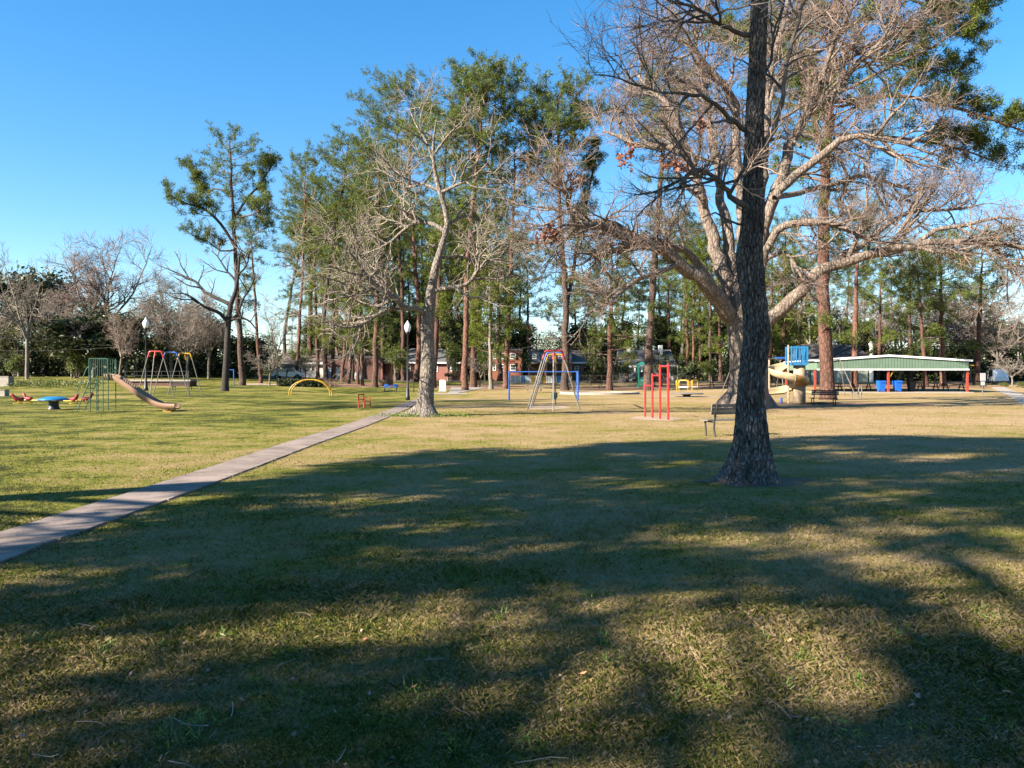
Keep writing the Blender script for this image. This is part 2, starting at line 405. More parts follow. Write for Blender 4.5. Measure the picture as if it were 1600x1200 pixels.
# the footpath on the left, as separate concrete slabs with joints
lft = [(-90, 866), (0, 832), (90, 805), (165, 782), (280, 750), (350, 725), (435, 697), (545, 665), (605, 642), (632, 629), (668, 616)]
rgt = [(-90, 915), (0, 877), (75, 855), (150, 824), (280, 772), (392, 733), (483, 695), (567, 667), (633, 641), (655, 629), (688, 616)]
cl = []
for a, b in zip(lft, rgt):
    pa = gp(*a); pb = gp(*b); cl.append(((pa.x + pb.x) / 2, (pa.y + pb.y) / 2, abs(pb.x - pa.x)))
cl.sort(key=lambda c: c[1])
cy = [c[1] for c in cl]; cx = np.poly1d(np.polyfit(cy[:-2], [c[0] for c in cl[:-2]], 2))
def path_x(y): return float(np.interp(y, cy, [c[0] for c in cl]) * .5 + cx(y) * .5) if y < 42 else float(np.interp(y, cy, [c[0] for c in cl]))
path_root = tag(bpy.data.objects.new('footpath', None), kind='structure'); C.objects.link(path_root)
PW = .40
y = -6.0; i = 0
while y < 58:
    L = 1.25; y1 = y + L
    V = []; sg = 8
    for j in range(sg + 1):
        yy = y + .028 + (L - .056) * j / sg; xx = path_x(max(yy, 5.0))
        for sx in (-1, 1):
            w = .022 * mnoise.noise(Vector((yy * 2.3, sx * 5.0, 0)))
            V.append((xx + sx * (PW + w), yy, float(zg(xx, yy)) + .022 + .006 * math.sin(i * 2.1) * (j / sg - .5)))
    Fq = [(2 * j, 2 * j + 1, 2 * j + 3, 2 * j + 2) for j in range(sg)]
    nb = len(V); V += [(a, b_, c - .06) for a, b_, c in V]
    Fq += [(2 * j + nb, 2 * j, 2 * j + 2, 2 * j + 2 + nb) for j in range(sg)] + [(2 * j + 1, 2 * j + 1 + nb, 2 * j + 3 + nb, 2 * j + 3) for j in range(sg)]
    Fq += [(0, nb, nb + 1, 1), (2 * sg, 2 * sg + 1, nb + 2 * sg + 1, nb + 2 * sg)]
    me = bpy.data.meshes.new('slab'); me.from_pydata(V, [], Fq); me.update()
    link('slab', me, 'path_concrete', path_root)
    y = y1; i += 1
# bare soil edges showing beside the path
ground_strip('path_soil_edge', [Vector((path_x(max(q, 5)) - .47, q, 0)) for q in np.arange(-4, 50, 3.)], [Vector((path_x(max(q, 5)) + .44, q, 0)) for q in np.arange(-4, 50, 3.)], 'bare_dirt', .004)
# concrete walk at the right edge
ground_strip('walk', [gp(1548, 605), gp(1575, 618), gp(1620, 648), gp(1700, 700)], [gp(1570, 605), gp(1606, 618), gp(1668, 648), gp(1800, 700)], 'pale_concrete', .02)

# ---------------------------------------------------------------- tree growing
ZUP = Vector((0, 0, 1))
def rvec(rg):
    z = rg.uniform(-1, 1); a = rg.uniform(0, 2 * math.pi); s_ = math.sqrt(1 - z * z)
    return Vector((s_ * math.cos(a), s_ * math.sin(a), z))
def wander(rg, p, d, L, r0, r1, nseg, wig, up):
    p = Vector(p); d = Vector(d).normalized(); pts = [p.copy()]; rad = [r0]; st = L / nseg
    for i in range(nseg):
        d = (d + rvec(rg) * wig + ZUP * up).normalized(); p = p + d * st
        pts.append(p.copy()); rad.append(r0 + (r1 - r0) * (i + 1) / nseg)
    return pts, rad
def poly_at(pts, rad, t):
    f = t * (len(pts) - 1); i = min(int(f), len(pts) - 2); f -= i
    return pts[i].lerp(pts[i + 1], f), (pts[i + 1] - pts[i]).normalized(), rad[i] + (rad[i + 1] - rad[i]) * f
def ramify(rg, pts, rad, lev, out, cfg):
    """cfg[lev] = (children, length range, angle range, wiggle, up, segments, min radius, start)"""
    if lev >= len(cfg): return
    cn, (l0, l1), (a0, a1), wig, up, ns, rmin, st = cfg[lev]
    for k in range(cn):
        t = st + (1 - st) * (k + rg.random()) / cn
        p, tg, r = poly_at(pts, rad, min(t, .999))
        ax = tg.cross(rvec(rg))
        if ax.length < 1e-3: continue
        d = Matrix.Rotation(math.radians(rg.uniform(a0, a1)), 3, ax.normalized()) @ tg
        L = rg.uniform(l0, l1) * (1.15 - .5 * t)
        rr = max(min(r * .75, L * .03 + rmin * .4), rmin)
        b = wander(rg, p, d, L, rr, max(rmin * .6, rr * .35), ns, wig, up)
        out[lev].append(b)
        ramify(rg, b[0], b[1], lev + 1, out, cfg)
def resample(pts, rad, step):
    """smooth (Catmull-Rom) resampling of a hand-placed limb"""
    P = [Vector(p) for p in pts]; o = []; rr = []
    for i in range(len(P) - 1):
        p0 = P[max(i - 1, 0)]; p1 = P[i]; p2 = P[i + 1]; p3 = P[min(i + 2, len(P) - 1)]
        n_ = max(1, int((p2 - p1).length / step))
        for j in range(n_):
            t = j / n_
            o.append(.5 * ((2 * p1) + (p2 - p0) * t + (2 * p0 - 5 * p1 + 4 * p2 - p3) * t * t + (3 * p1 - p0 - 3 * p2 + p3) * t ** 3))
            rr.append(rad[i] + (rad[i + 1] - rad[i]) * t)
    return o + [P[-1]], rr + [rad[-1]]
def tufts(cs, K, L, W, seed, up=.25, spread=.12):
    """needle tufts: K slim triangles radiating from every centre"""
    r = np.random.default_rng(seed); c = np.asarray([tuple(p) for p in cs]); n_ = len(c)
    d = r.normal(size=(n_, K, 3)); d[..., 2] += up; d /= np.linalg.norm(d, axis=2, keepdims=True)
    s_ = np.cross(d, r.normal(size=(n_, K, 3))); s_ /= np.linalg.norm(s_, axis=2, keepdims=True) + 1e-9
    b = c[:, None, :] + r.normal(size=(n_, K, 3)) * spread
    ll = L * r.uniform(.6, 1.2, size=(n_, K, 1)); ww = W * r.uniform(.6, 1.3, size=(n_, K, 1))
    V = np.stack([b - s_ * ww / 2, b + s_ * ww / 2, b + d * ll], axis=2).reshape(-1, 3)
    return V, np.arange(len(V)).reshape(-1, 3)
def leaves(cs, K, size, seed, spread):
    """diamond leaves scattered round every centre"""
    r = np.random.default_rng(seed); c = np.asarray([tuple(p) for p in cs]); n_ = len(c)
    d = r.normal(size=(n_, K, 3)); d /= np.linalg.norm(d, axis=2, keepdims=True)
    s_ = np.cross(d, r.normal(size=(n_, K, 3))); s_ /= np.linalg.norm(s_, axis=2, keepdims=True) + 1e-9
    b = c[:, None, :] + r.normal(size=(n_, K, 3)) * spread
    z = size * r.uniform(.6, 1.3, size=(n_, K, 1))
    V = np.stack([b, b + d * z * .5 + s_ * z * .3, b + d * z, b + d * z * .5 - s_ * z * .3], axis=2).reshape(-1, 3)
    return V, np.arange(len(V)).reshape(-1, 4)
def loc(poly, o): return [(Vector(p) - o) for p in poly]

# ---------------------------------------------------------------- the dark tree in the foreground
def foreground_tree():
    B = gp(1171, 752); Y = B.y
    t = thing('shaded_tree', 'dark rough-barked bare tree with flared base in the foreground', 'tree', B)
    ctl = [(1171, 756, 50), (1171, 748, 45), (1172, 735, 39), (1173.5, 712, 32.5), (1174, 690, 28), (1173.5, 660, 24.5), (1172.5, 625, 21), (1174.5, 590, 20), (1178.5, 560, 20.5), (1182, 530, 20.5),
           (1182, 508, 20.5), (1180, 485, 19), (1176.5, 455, 19.5), (1173, 425, 21), (1171, 395, 20), (1173, 375, 18.5), (1176, 350, 18), (1177, 320, 17), (1177, 280, 15.5), (1178, 235, 15.5),
           (1179, 200, 14.5), (1181, 150, 14), (1183, 100, 13.6), (1185, 50, 13.4), (1187, 0, 13.2), (1190, -80, 12), (1187, -180, 10), (1192, -280, 8), (1190, -380, 5), (1194, -470, 2.5)]
    P = [at(a, b, Y) - B for a, b, w in ctl]; r = [w * Y / F for a, b, w in ctl]
    pts, rad = resample(P, r, .045)
    S = 168; V = []
    for i, (p, q) in enumerate(zip(pts, rad)):
        z = p.z
        for k in range(S):
            a = 2 * math.pi * k / S; ca, sa = math.cos(a), math.sin(a)
            v = Vector((ca * 7.0, sa * 7.0, z * 4.2))
            wv = Vector((mnoise.noise(v * .6 + Vector((9, 0, 0))), mnoise.noise(v * .6 + Vector((0, 7, 0))), 0)) * .35
            nn = mnoise.noise(v + wv); n2 = mnoise.noise(Vector((ca * 12, sa * 12, z * 7)))
            dsp = -.046 * math.exp(-(nn / .12) ** 2) + .014 * n2
            dsp *= min(1, q / .2)
            if z < .6:                                   # root flare, uneven
                dsp += (.6 - z) ** 2 * .75 * max(0, mnoise.noise(Vector((ca * 2.2, sa * 2.2, 4.2))) + .2)
            V.append((p.x + (q + dsp) * ca, p.y + (q + dsp) * sa, z))
    m_ = len(pts); i = np.arange(m_ - 1)[:, None] * S; k = np.arange(S)[None, :]; k2 = (k + 1) % S
    Q = np.stack([i + k, i + k2, i + S + k2, i + S + k], -1).reshape(-1, 4)
    link('trunk', npmesh('trunk', V, [Q]), 'dark_bark', t, True)
    rg = random.Random(3)
    limbs = [
        ([(1172, 55), (1147, 48), (1117, 32), (1087, 13), (1043, 0), (1005, -30)], [5.5, 4.5, 3.6, 3, 2.2, 1.2], -.8),
        ([(1117, 32), (1080, 35), (1040, 33), (1010, 47), (985, 62)], [2.6, 2.2, 1.8, 1.3, .8], -1.1),
        ([(1168, 205), (1140, 183), (1117, 163), (1097, 150), (1057, 147), (1027, 142), (993, 132), (960, 120), (928, 117)], [5.5, 4.5, 4.2, 3.6, 2.8, 2.3, 1.9, 1.4, .8], -1.5),
        ([(1170, 325), (1143, 307), (1120, 280), (1093, 267), (1072, 275), (1063, 292)], [7.5, 5.5, 4.2, 3.8, 3.6, 2.8], -.9),
        ([(1163, 352), (1140, 345), (1118, 333), (1098, 340)], [2.6, 2, 1.6, .9], -.6),
        ([(1150, 192), (1135, 190), (1112, 192)], [3.6, 3, 2.4], -.9),
        ([(1186, 232), (1203, 213), (1213, 187), (1225, 133), (1233, 83), (1247, 33), (1262, -30), (1270, -110)], [7, 6.2, 5.2, 4.4, 3.8, 3.2, 2.4, 1.2], -.5),
        ([(1200, 220), (1220, 214), (1237, 220), (1251, 230)], [3.4, 3, 2.6, 2.8], -.9),
        ([(1190, 130), (1204, 95), (1209, 55), (1222, 10), (1240, -50)], [3.4, 3, 2.4, 1.8, 1], .8),
        ([(1186, -20), (1150, -70), (1100, -110), (1040, -170)], [6, 5, 3.5, 1.6], 1.2),
        ([(1190, -60), (1240, -130), (1300, -180), (1350, -260)], [6, 5, 3.5, 1.6], -1.2),
        ([(1188, -150), (1150, -230), (1120, -330), (1070, -400)], [5, 4, 3, 1.4], -1.2),
    ]
    out = [[], [], []]
    for pl, w, dd in limbs:
        nn = len(pl) - 1
        pts = [at(a, b, Y + dd * i / nn) - B for i, (a, b) in enumerate(pl)]
        pts, rad = resample(pts, [x * .78 * Y / F for x in w], .12)
        pts = [p + rvec(rg) * min(.03, q * .7) if 0 < i < len(pts) - 1 else p for i, (p, q) in enumerate(zip(pts, rad))]
        tube_obj('limb', [(pts, rad)], 10, 'dark_limb', t)
        if len(pl) > 4:
            ramify(rg, pts, rad, 0, out, [(14, (.5, 1.5), (30, 75), .30, .04, 6, .0055, .25), (6, (.25, .8), (25, 65), .30, .03, 4, .0036, .2), (4, (.12, .45), (25, 60), .25, .02, 2, .003, .2)])
    tag(tube_obj('branches', out[0], 5, 'dark_limb', t), kind='stuff')
    tag(tube_obj('twigs', out[1] + out[2], 3, 'brown_twig', t), kind='stuff')
    patch('bare_soil', Vector((B.x + .05, B.y - .1, 0)), .8, .62, 'bare_dirt', .006, 5, .45)
foreground_tree()

# ---------------------------------------------------------------- traced bare trees
def traced_tree(name, label, base, trunk, limbs, bark, twig, cfg, seed, Y, sides=14, twig2=None, flare=None, step=.35, tw_split=.5, thin=1.):
    t = thing(name, label, 'tree', base); rg = random.Random(seed); s_ = Y / F
    pts = [at(a, b, Y) - base for a, b, w in trunk]; pts[0].z = min(pts[0].z, -.05)
    pts, rad = resample(pts, [w * s_ for a, b, w in trunk], step)
    V, Q = tubes([(pts, rad)], 28)
    W = []
    for i, v in enumerate(V):
        c = pts[i // 28]; q = Vector(v) - c; nn = mnoise.noise(Vector(v) * 1.3) * .12 + mnoise.noise(Vector(v) * 4) * .05
        f = 1 + nn
        if flare and c.z < flare[0]:
            a = math.atan2(q.y, q.x); f += ((flare[0] - c.z) / flare[0]) ** 2 * flare[1] * max(0, .2 + mnoise.noise(Vector((math.cos(a) * 1.8, math.sin(a) * 1.8, seed))) * 1.6)
        W.append(tuple(c + q * f))
    link('trunk', npmesh('trunk', W, [Q]), bark, t, True)
    out = [[] for _ in cfg]
    rev = [(pts, rad)]
    for pl, w, dd in limbs:
        nn = len(pl) - 1
        if isinstance(dd, (tuple, list)): d0, d1 = dd
        else: d0, d1 = 0, dd
        lp = [at(a, b, Y + d0 + (d1 - d0) * i / nn) - base for i, (a, b) in enumerate(pl)]
        lp, lr = resample(lp, [x * s_ * thin for x in w], step)
        lp = [p + rvec(rg) * q * .35 if 0 < i < len(lp) - 1 else p for i, (p, q) in enumerate(zip(lp, lr))]
        tube_obj('limb', [(lp, lr)], sides, bark, t)
        L = sum((b_ - a_).length for a_, b_ in zip(lp[:-1], lp[1:]))
        c0 = list(cfg[0]); c0[0] = max(4, int(c0[0] * L / 10)); 
        ramify(rg, lp, lr, 0, out, [tuple(c0)] + cfg[1:])
    tag(tube_obj('branches', out[0] + (out[1] if len(out) > 3 else []), 5, bark, t), kind='stuff')
    tw = (out[1] if len(out) <= 3 else []) + [b_ for o in out[2:] for b_ in o]
    rg.shuffle(tw); h = int(len(tw) * tw_split)
    tag(tube_obj('twigs', tw[:h], 3, twig, t, False), kind='stuff')
    if twig2: tag(tube_obj('fine_twigs', tw[h:], 3, twig2, t, False), kind='stuff')
    return t, out

OB = gp(1165, 638)
OY = OB.y
oak_limbs = [
    ([(1150, 500), (1127, 473), (1105, 442), (1062, 412), (1023, 386), (984, 369), (945, 356), (912, 350), (880, 352)], [19, 17, 15, 12.5, 10.5, 8.5, 6.5, 4.5, 2], -5),
    ([(935, 355), (900, 352), (888, 330), (884, 303), (872, 280)], [5, 4.2, 3.4, 2.6, 1.2], (-4, -6)),
    ([(1000, 376), (960, 350), (923, 345), (897, 336), (860, 325), (830, 322)], [6, 5.5, 5, 4, 2.8, 1.2], (-3, -3)),
    ([(1127, 473), (1085, 405), (1057, 386), (1023, 375), (990, 385), (962, 398)], [10, 8, 7, 5.5, 4, 2], -3),
    ([(1150, 480), (1127, 421), (1109, 360), (1092, 299), (1079, 260), (1057, 234), (1023, 228), (992, 226), (966, 213), (940, 205)], [17, 15, 12, 10, 8.5, 7.5, 6.5, 5.2, 3.6, 1.6], 3),
    ([(1079, 262), (1062, 200), (1040, 160), (1010, 135), (985, 100)], [7, 6, 4.8, 3.6, 1.5], (2, 5)),
    ([(1158, 478), (1144, 412), (1135, 360), (1127, 317), (1122, 265), (1110, 200), (1105, 150), (1090, 90), (1085, 30)], [15, 13, 11, 9.5, 8, 6.5, 5.2, 4, 1.8], 5),
    ([(1165, 430), (1160, 330), (1150, 250), (1150, 167), (1127, 130), (1100, 97), (1080, 70), (1050, 62)], [13, 11, 9, 7.5, 6.2, 5, 3.6, 1.6], -2),
    ([(1178, 460), (1197, 345), (1220, 280), (1239, 215), (1262, 177), (1304, 145), (1332, 107), (1374, 70), (1411, 37), (1450, 20)], [16, 13.5, 11.5, 10, 9, 7.6, 6, 4.5, 3, 1.4], 2),
    ([(1258, 182), (1280, 140), (1290, 110), (1304, 65), (1327, 23), (1345, -20)], [7.5, 6, 5, 4.2, 3, 1.4], (1, -3)),
    ([(1185, 400), (1206, 317), (1243, 275), (1281, 243), (1313, 219), (1341, 212), (1383, 217), (1421, 224), (1453, 205), (1470, 184)], [11, 9.5, 8.5, 7.6, 6.8, 6, 5, 4, 3, 1.4], -4),
    ([(1183, 450), (1201, 380), (1229, 352), (1271, 345), (1309, 352), (1337, 364), (1362, 374)], [9, 8, 7.5, 7, 6, 4.6, 2.4], -3),
    ([(1180, 525), (1199, 504), (1225, 481), (1256, 453), (1276, 427), (1327, 411), (1374, 394), (1425, 385), (1449, 378), (1500, 378), (1547, 380), (1600, 389), (1640, 400)], [15, 14.5, 13.5, 12, 11, 9.6, 8.4, 7.2, 6.4, 5.2, 4, 2.6, 1.4], -4),
    ([(1300, 418), (1320, 397), (1345, 383), (1369, 364), (1411, 336), (1449, 329), (1495, 327), (1540, 318)], [7.5, 7, 6.4, 5.6, 4.6, 3.6, 2.6, 1.2], (-1, 3)),
    ([(1425, 385), (1462, 360), (1510, 352), (1560, 340), (1600, 345)], [5, 4.4, 3.6, 2.4, 1.2], (-2, -4)),
    ([(1545, 381), (1575, 410), (1585, 440)], [3.4, 2.6, 1.4], (-3, -3)),
    ([(1192, 412), (1204, 401), (1225, 394), (1239, 408), (1256, 438)], [4.6, 4.4, 4, 3.6, 2.6], -2),
    ([(1175, 440), (1195, 250), (1200, 150), (1212, 80), (1228, 20), (1235, -60)], [12, 8.5, 7, 5.6, 4.2, 2], 6),
    ([(1210, 310), (1250, 300), (1300, 290), (1350, 275), (1400, 290), (1440, 300)], [6, 5.5, 5, 4, 2.8, 1.4], (-2, 4)),
    ([(1062, 412), (1030, 425), (990, 440), (955, 470), (915, 492)], [5, 4.6, 4, 3, 1.6], (-2, -6)),
]
oak_cfg = [(11, (1.6, 4.8), (25, 65), .28, .06, 6, .020, .38), (6, (.7, 2.3), (25, 65), .28, .05, 4, .012, .2), (5, (.4, 1.3), (25, 60), .25, .03, 3, .009, .15), (4, (.25, .8), (25, 60), .2, .02, 1, .008, .2)]
oak, oak_out = traced_tree('spreading_oak', 'huge pale-barked leafless oak with wide crooked limbs behind the dark tree', OB,
    [(1166, 642, 40), (1167, 630, 36), (1169, 612, 32), (1170, 590, 29.5), (1169, 560, 28.5), (1167, 525, 29.5), (1166, 500, 30), (1165, 470, 26), (1165, 440, 20), (1165, 410, 14)],
    oak_limbs, 'oak_bark', 'oak_twig', oak_cfg, 11, OY, twig2='oak_twig_red', flare=(1.5, .8), step=.5, thin=.78)
rg = random.Random(5)
dead = []
for (px, py) in [(870, 283), (893, 290), (850, 372), (868, 366), (1043, 255), (1060, 262), (975, 255), (1095, 195), (985, 235), (905, 278), (862, 360)]:
    c = at(px, py, OY - 4) - OB
    dead += [c + rvec(rg) * rg.uniform(.05, .45) for _ in range(9)]
V, Q = leaves(dead, 6, .24, 3, .08)
tag(link('dead_leaves', npmesh('dead_leaves', V, [Q]), 'dead_leaf', oak), kind='stuff')
patch('root_soil', Vector((OB.x + 1, OB.y - .2, 0)), 3.4, 1.2, 'pine_straw', .006, 2, .3)

WB = gp(663, 650); WY = WB.y
white_limbs = [
    ([(667, 492), (651, 481), (630, 481), (617, 464), (586, 447), (565, 421), (547, 395), (517, 377), (490, 372)], [8, 7.4, 7, 6.4, 5, 4, 3, 2, 1], -3),
    ([(632, 481), (599, 486), (573, 503), (543, 512), (508, 503), (480, 508)], [5.6, 5, 4, 3, 1.8, .9], -2),
    ([(677, 455), (703, 449), (729, 444), (747, 421), (751, 399), (768, 382), (790, 374)], [6, 5.4, 4.8, 3.8, 3, 2, 1], -2),
    ([(695, 362), (677, 351), (651, 347), (625, 364), (604, 382), (573, 395), (545, 402)], [6, 5.4, 4.6, 3.8, 2.8, 1.8, .9], 2),
    ([(686, 297), (660, 288), (634, 292), (608, 273), (585, 262)], [4.4, 4, 3.2, 2.2, 1], 2),
    ([(690, 300), (720, 286), (745, 272), (765, 250)], [4.4, 3.6, 2.6, 1.1], -2),
    ([(698, 350), (730, 338), (760, 345), (790, 330)], [4.4, 3.6, 2.4, 1], 2),
    ([(680, 262), (668, 225), (650, 195), (640, 170)], [3.6, 3, 2, .9], 1),
    ([(679, 240), (700, 212), (722, 190), (735, 170)], [3.4, 2.8, 2, .9], -1),
    ([(684, 405), (715, 400), (750, 410), (785, 405), (812, 420)], [4, 3.4, 2.6, 1.8, .9], 3),
    ([(617, 464), (590, 478), (560, 470), (530, 455), (505, 462)], [4, 3.4, 2.6, 1.8, .9], 1),
    ([(586, 447), (560, 455), (530, 440), (500, 432)], [3.2, 2.6, 1.8, .9], -3),
    ([(565, 421), (560, 385), (545, 350), (520, 325)], [3, 2.4, 1.8, .9], -3),
    ([(651, 347), (640, 320), (615, 300), (605, 272)], [3, 2.4, 1.8, .9], 1),
]
traced_tree('crooked_white_tree', 'crooked leafless tree with pale whitish bark beside the footpath', WB,
    [(662, 653, 19), (663, 646, 16), (665, 632, 13), (667, 600, 11.5), (668.6, 555, 10.8), (668, 512, 10.5), (669.5, 490, 10), (675, 447, 7.4), (682, 412, 6), (695, 369, 4.8), (699, 347, 4.4), (695, 325, 4.1), (686, 295, 3.7), (679, 265, 3), (677, 226, 2.2), (682, 187, 1)],
    white_limbs, 'pale_bark', 'pale_twig', [(24, (1.0, 3.0), (30, 80), .36, .05, 7, .016, .15), (6, (.5, 1.5), (30, 70), .36, .05, 4, .010, .2), (4, (.25, .8), (25, 60), .3, .03, 2, .008, .2)], 21, WY, twig2='oak_twig', flare=(.8, 1.3), step=.3, thin=.62)
rg = random.Random(8)
V, Q = leaves([WB + Vector((rg.gauss(-.1, 1.0), rg.gauss(-.35, .3), .03)) for _ in range(260)], 6, .07, 4, .05)
tag(link('clover', npmesh('clover', V, [Q]), 'ivy_leaf'), 'low bright green weeds round the foot of the white tree', 'weeds', kind='stuff')

DB = gp(352, 611); DY = DB.y
traced_tree('dark_bare_tree', 'dark leafless tree with heavy left limbs in front of the tall left pine', DB,
    [(351, 613, 7.2), (352, 600, 5.4), (354, 560, 4.8), (356, 520, 4.6), (357, 500, 4.6), (361, 475, 3.8), (368, 455, 3), (372, 430, 2.3), (374, 400, 1.5)],
    [([(357, 505), (345, 490), (330, 483), (312, 475), (298, 465), (280, 455)], [4.4, 3.8, 3.2, 2.6, 1.8, .8], -2),
     ([(358, 475), (340, 466), (322, 457), (305, 440), (285, 430), (262, 420)], [4.4, 3.8, 3.2, 2.6, 1.8, .8], 2),
     ([(358, 502), (372, 497), (385, 499), (395, 508), (402, 518)], [3.2, 2.6, 2.2, 1.6, .8], -1),
     ([(362, 500), (373, 488), (378, 470), (390, 452), (400, 430)], [3.6, 3, 2.4, 1.6, .8], 2),
     ([(372, 430), (385, 415), (390, 395), (402, 380)], [2.4, 1.8, 1.3, .7], -1),
     ([(370, 440), (352, 420), (340, 400), (330, 392)], [2.4, 1.8, 1.3, .7], 1)],
    'black_bark', 'brown_twig', [(13, (1.2, 3.4), (30, 70), .24, .10, 6, .018, .2), (4, (.6, 1.7), (30, 65), .24, .06, 4, .012, .2), (2, (.4, 1.0), (25, 60), .2, .03, 3, .009, .2)], 31, DY, sides=8, twig2='grey_twig', step=.4, thin=.75)

# ---------------------------------------------------------------- pines
def pine(base, trunk, w, cb, hw, seed, label, bark='pine_bark', leaf='pine_needles', nb=34, K=12, extra=(), dens=1., low=0, Y=None, shape='dome'):
    """trunk: pixel points base to top; w: trunk width px at the base; cb: row of the crown's foot; hw: crown half width px"""
    Y = Y or base.y; s_ = Y / F; rg = random.Random(seed); nb = int(nb * 1.2); hw *= 1.28; low = int(low * 3.2); dens *= 1.45
    if bark == 'pine_bark' and seed != 38: bark = ('pine_bark', 'pine_bark_grey', 'pine_bark', 'pine_bark_red')[seed % 4]
    t = thing('pine_tree', label, 'pine tree', base)
    P = [at(a, b, Y) - base for a, b in trunk]; P[0] = Vector((0, 0, -.1))
    H = P[-1].z; r0 = w / 2 * s_
    rad = [max(.05, r0 * (1 - .72 * max(0, p.z) / H)) for p in P]; rad[-1] = .04
    pts, rad = resample(P, rad, 1.0)
    pts = [p + Vector((rg.gauss(0, .05), rg.gauss(0, .05), 0)) if 0 < i < len(pts) - 1 else p for i, p in enumerate(pts)]
    rad[0] *= 1.35
    if len(rad) > 2: rad[1] *= 1.08
    tube_obj('trunk', [(pts, rad)], 12, bark, t)
    zb = at(0, cb, Y).z - base.z; hwm = hw * s_
    br = []; tc = []
    zz = [p.z for p in pts]
    def trunk_at(z):
        i = max(0, min(len(pts) - 2, next((j for j in range(len(zz) - 1) if zz[j + 1] >= z), len(pts) - 2)))
        f = (z - zz[i]) / max(1e-6, zz[i + 1] - zz[i]); return pts[i].lerp(pts[i + 1], f), rad[i]
    def clothe(b_, n1, ll):
        for q in range(n1):
            u = .25 + .75 * (q + rg.random()) / n1
            p, tg, rr = poly_at(b_[0], b_[1], min(u, .999))
            d = (tg * .8 + rvec(rg) * 1.0 + ZUP * .22).normalized()
            sb = wander(rg, p, d, ll * rg.uniform(.6, 1.25), max(.014, rr * .45), .010, 3, .28, .10)
            br.append(sb)
            for f in (.45, .7, .95):
                if rg.random() < dens * .85: tc.append(poly_at(sb[0], sb[1], f)[0] + rvec(rg) * rg.uniform(.02, .28))
            if rg.random() < dens * .7: tc.append(sb[0][-1] + rvec(rg) * rg.uniform(.1, .4))
        for _k in range(2): tc.append(b_[0][-1] + rvec(rg) * .25)
    for k in range(nb):
        u = ((k + rg.random()) / nb) ** .85
        z = zb + (H - zb) * u * .97
        c, rr = trunk_at(z)
        prof = {'dome': (1.0 - .42 * max(0, (u - .55) / .45) ** 2) * (.60 + .40 * min(1, u / .4)),
                'cone': (1 - u) * .9 + .16, 'column': .75 + .25 * math.sin(u * 9)}[shape]
        L = hwm * prof * rg.uniform(.5, 1.12)
        a = k * 2.4 + rg.uniform(-.5, .5)
        rise = rg.uniform(-.12, .22) + (.25 * u if shape == 'dome' else 0) + (.9 * max(0, u - .8) / .2 if shape == 'dome' else 0)
        if c.z + L * rise * .9 > H + .5: rise = max(-.1, (H + .3 - c.z) / max(L, .1))
        d = Vector((math.cos(a), math.sin(a), rise))
        b_ = wander(rg, c, d, L, max(.026, min(rr * .5, L * .018)), .016, 6, .17, .035)
        br.append(b_); clothe(b_, max(3, int(L * 2.3)), min(1.5, .55 + L * .2))
    for k in range(low):                                            # scattered dead stubs and thin low branches
        z = zb * rg.uniform(.28, 1) ** .8; c, rr = trunk_at(z); a = rg.uniform(0, 6.28)
        b_ = wander(rg, c, Vector((math.cos(a), math.sin(a), rg.uniform(-.3, .3))), rg.uniform(.8, 3.0), .03, .012, 4, .25, -.01); br.append(b_)
        if rg.random() < .7: clothe(b_, 4, .8)
    for pl, wd, dy in extra:                                        # hand-placed limbs
        lp = [at(a, b, Y + dy * i / (len(pl) - 1)) - base for i, (a, b) in enumerate(pl)]
        lp, lr = resample(lp, [x * s_ * .72 for x in wd], .8)
        tube_obj('limb', [(lp, lr)], 8, bark, t)
        for q in range(int(len(lp) * 1.7)):
            u = .38 + .62 * rg.random(); p, tg, rr = poly_at(lp, lr, min(u, .999))
            b_ = wander(rg, p, (tg + rvec(rg) * 1.1 + ZUP * .3), rg.uniform(.9, 2.0), max(.02, rr * .4), .015, 5, .2, .08); br.append(b_); clothe(b_, 5, .8)
    tag(tube_obj('branches', br, 4, 'pine_limb', t, False), kind='stuff')
    V, T = tufts(tc, K, .40, .062, seed + 100, spread=.12)
    tag(link('crown', npmesh('crown', V, [T]), leaf, t), kind='stuff')
    return t

def PN(px, py, w, tx, ty, cb, hw, seed, label, mid=None, **k):
    tr = [(px, py)] + (mid or [(px * .6 + tx * .4, py * .6 + ty * .4)]) + [(tx, ty)]
    return pine(gp(px, py), tr, w, cb, hw, seed, label, **k)

PN(378, 602, 10, 359, 216, 325, 46, 1, 'tall pine with long left arm and rounded top at far left', mid=[(377, 557), (369, 433), (367, 383), (364, 332), (361, 284)], nb=17, low=4, dens=.8,
   extra=[([(367, 385), (345, 350), (317, 325), (290, 318), (258, 300)], [3.4, 3, 2.6, 2, 1], -2), ([(366, 340), (385, 312), (408, 285), (425, 258)], [3, 2.6, 2, 1], 2), ([(361, 300), (335, 295), (318, 300), (300, 262)], [2, 1.8, 1.4, .8], 3), ([(368, 390), (345, 392), (322, 375), (300, 368)], [2, 1.6, 1.2, .8], -3), ([(368, 340), (395, 335), (420, 320)], [2, 1.6, .8], -4)])
PN(407, 599, 6, 391, 342, 398, 34, 2, 'slim leaning pine right of the tall left pine', nb=16, low=5)
PN(462, 592, 6, 477, 250, 345, 40, 3, 'slender pine leaning right behind the clipped hedge, left end', mid=[(470, 480), (476, 350)], nb=26, low=10)
PN(497, 592, 6, 488, 300, 420, 36, 4, 'slender pine rising behind the right end of the hedge', nb=28, low=8, leaf='pine_needles_bright', dens=.8)
PN(510, 596, 8, 545, 222, 330, 48, 5, 'pine right of the hedge leaning to the right', mid=[(506, 500), (520, 380), (538, 280)], nb=32, low=8)
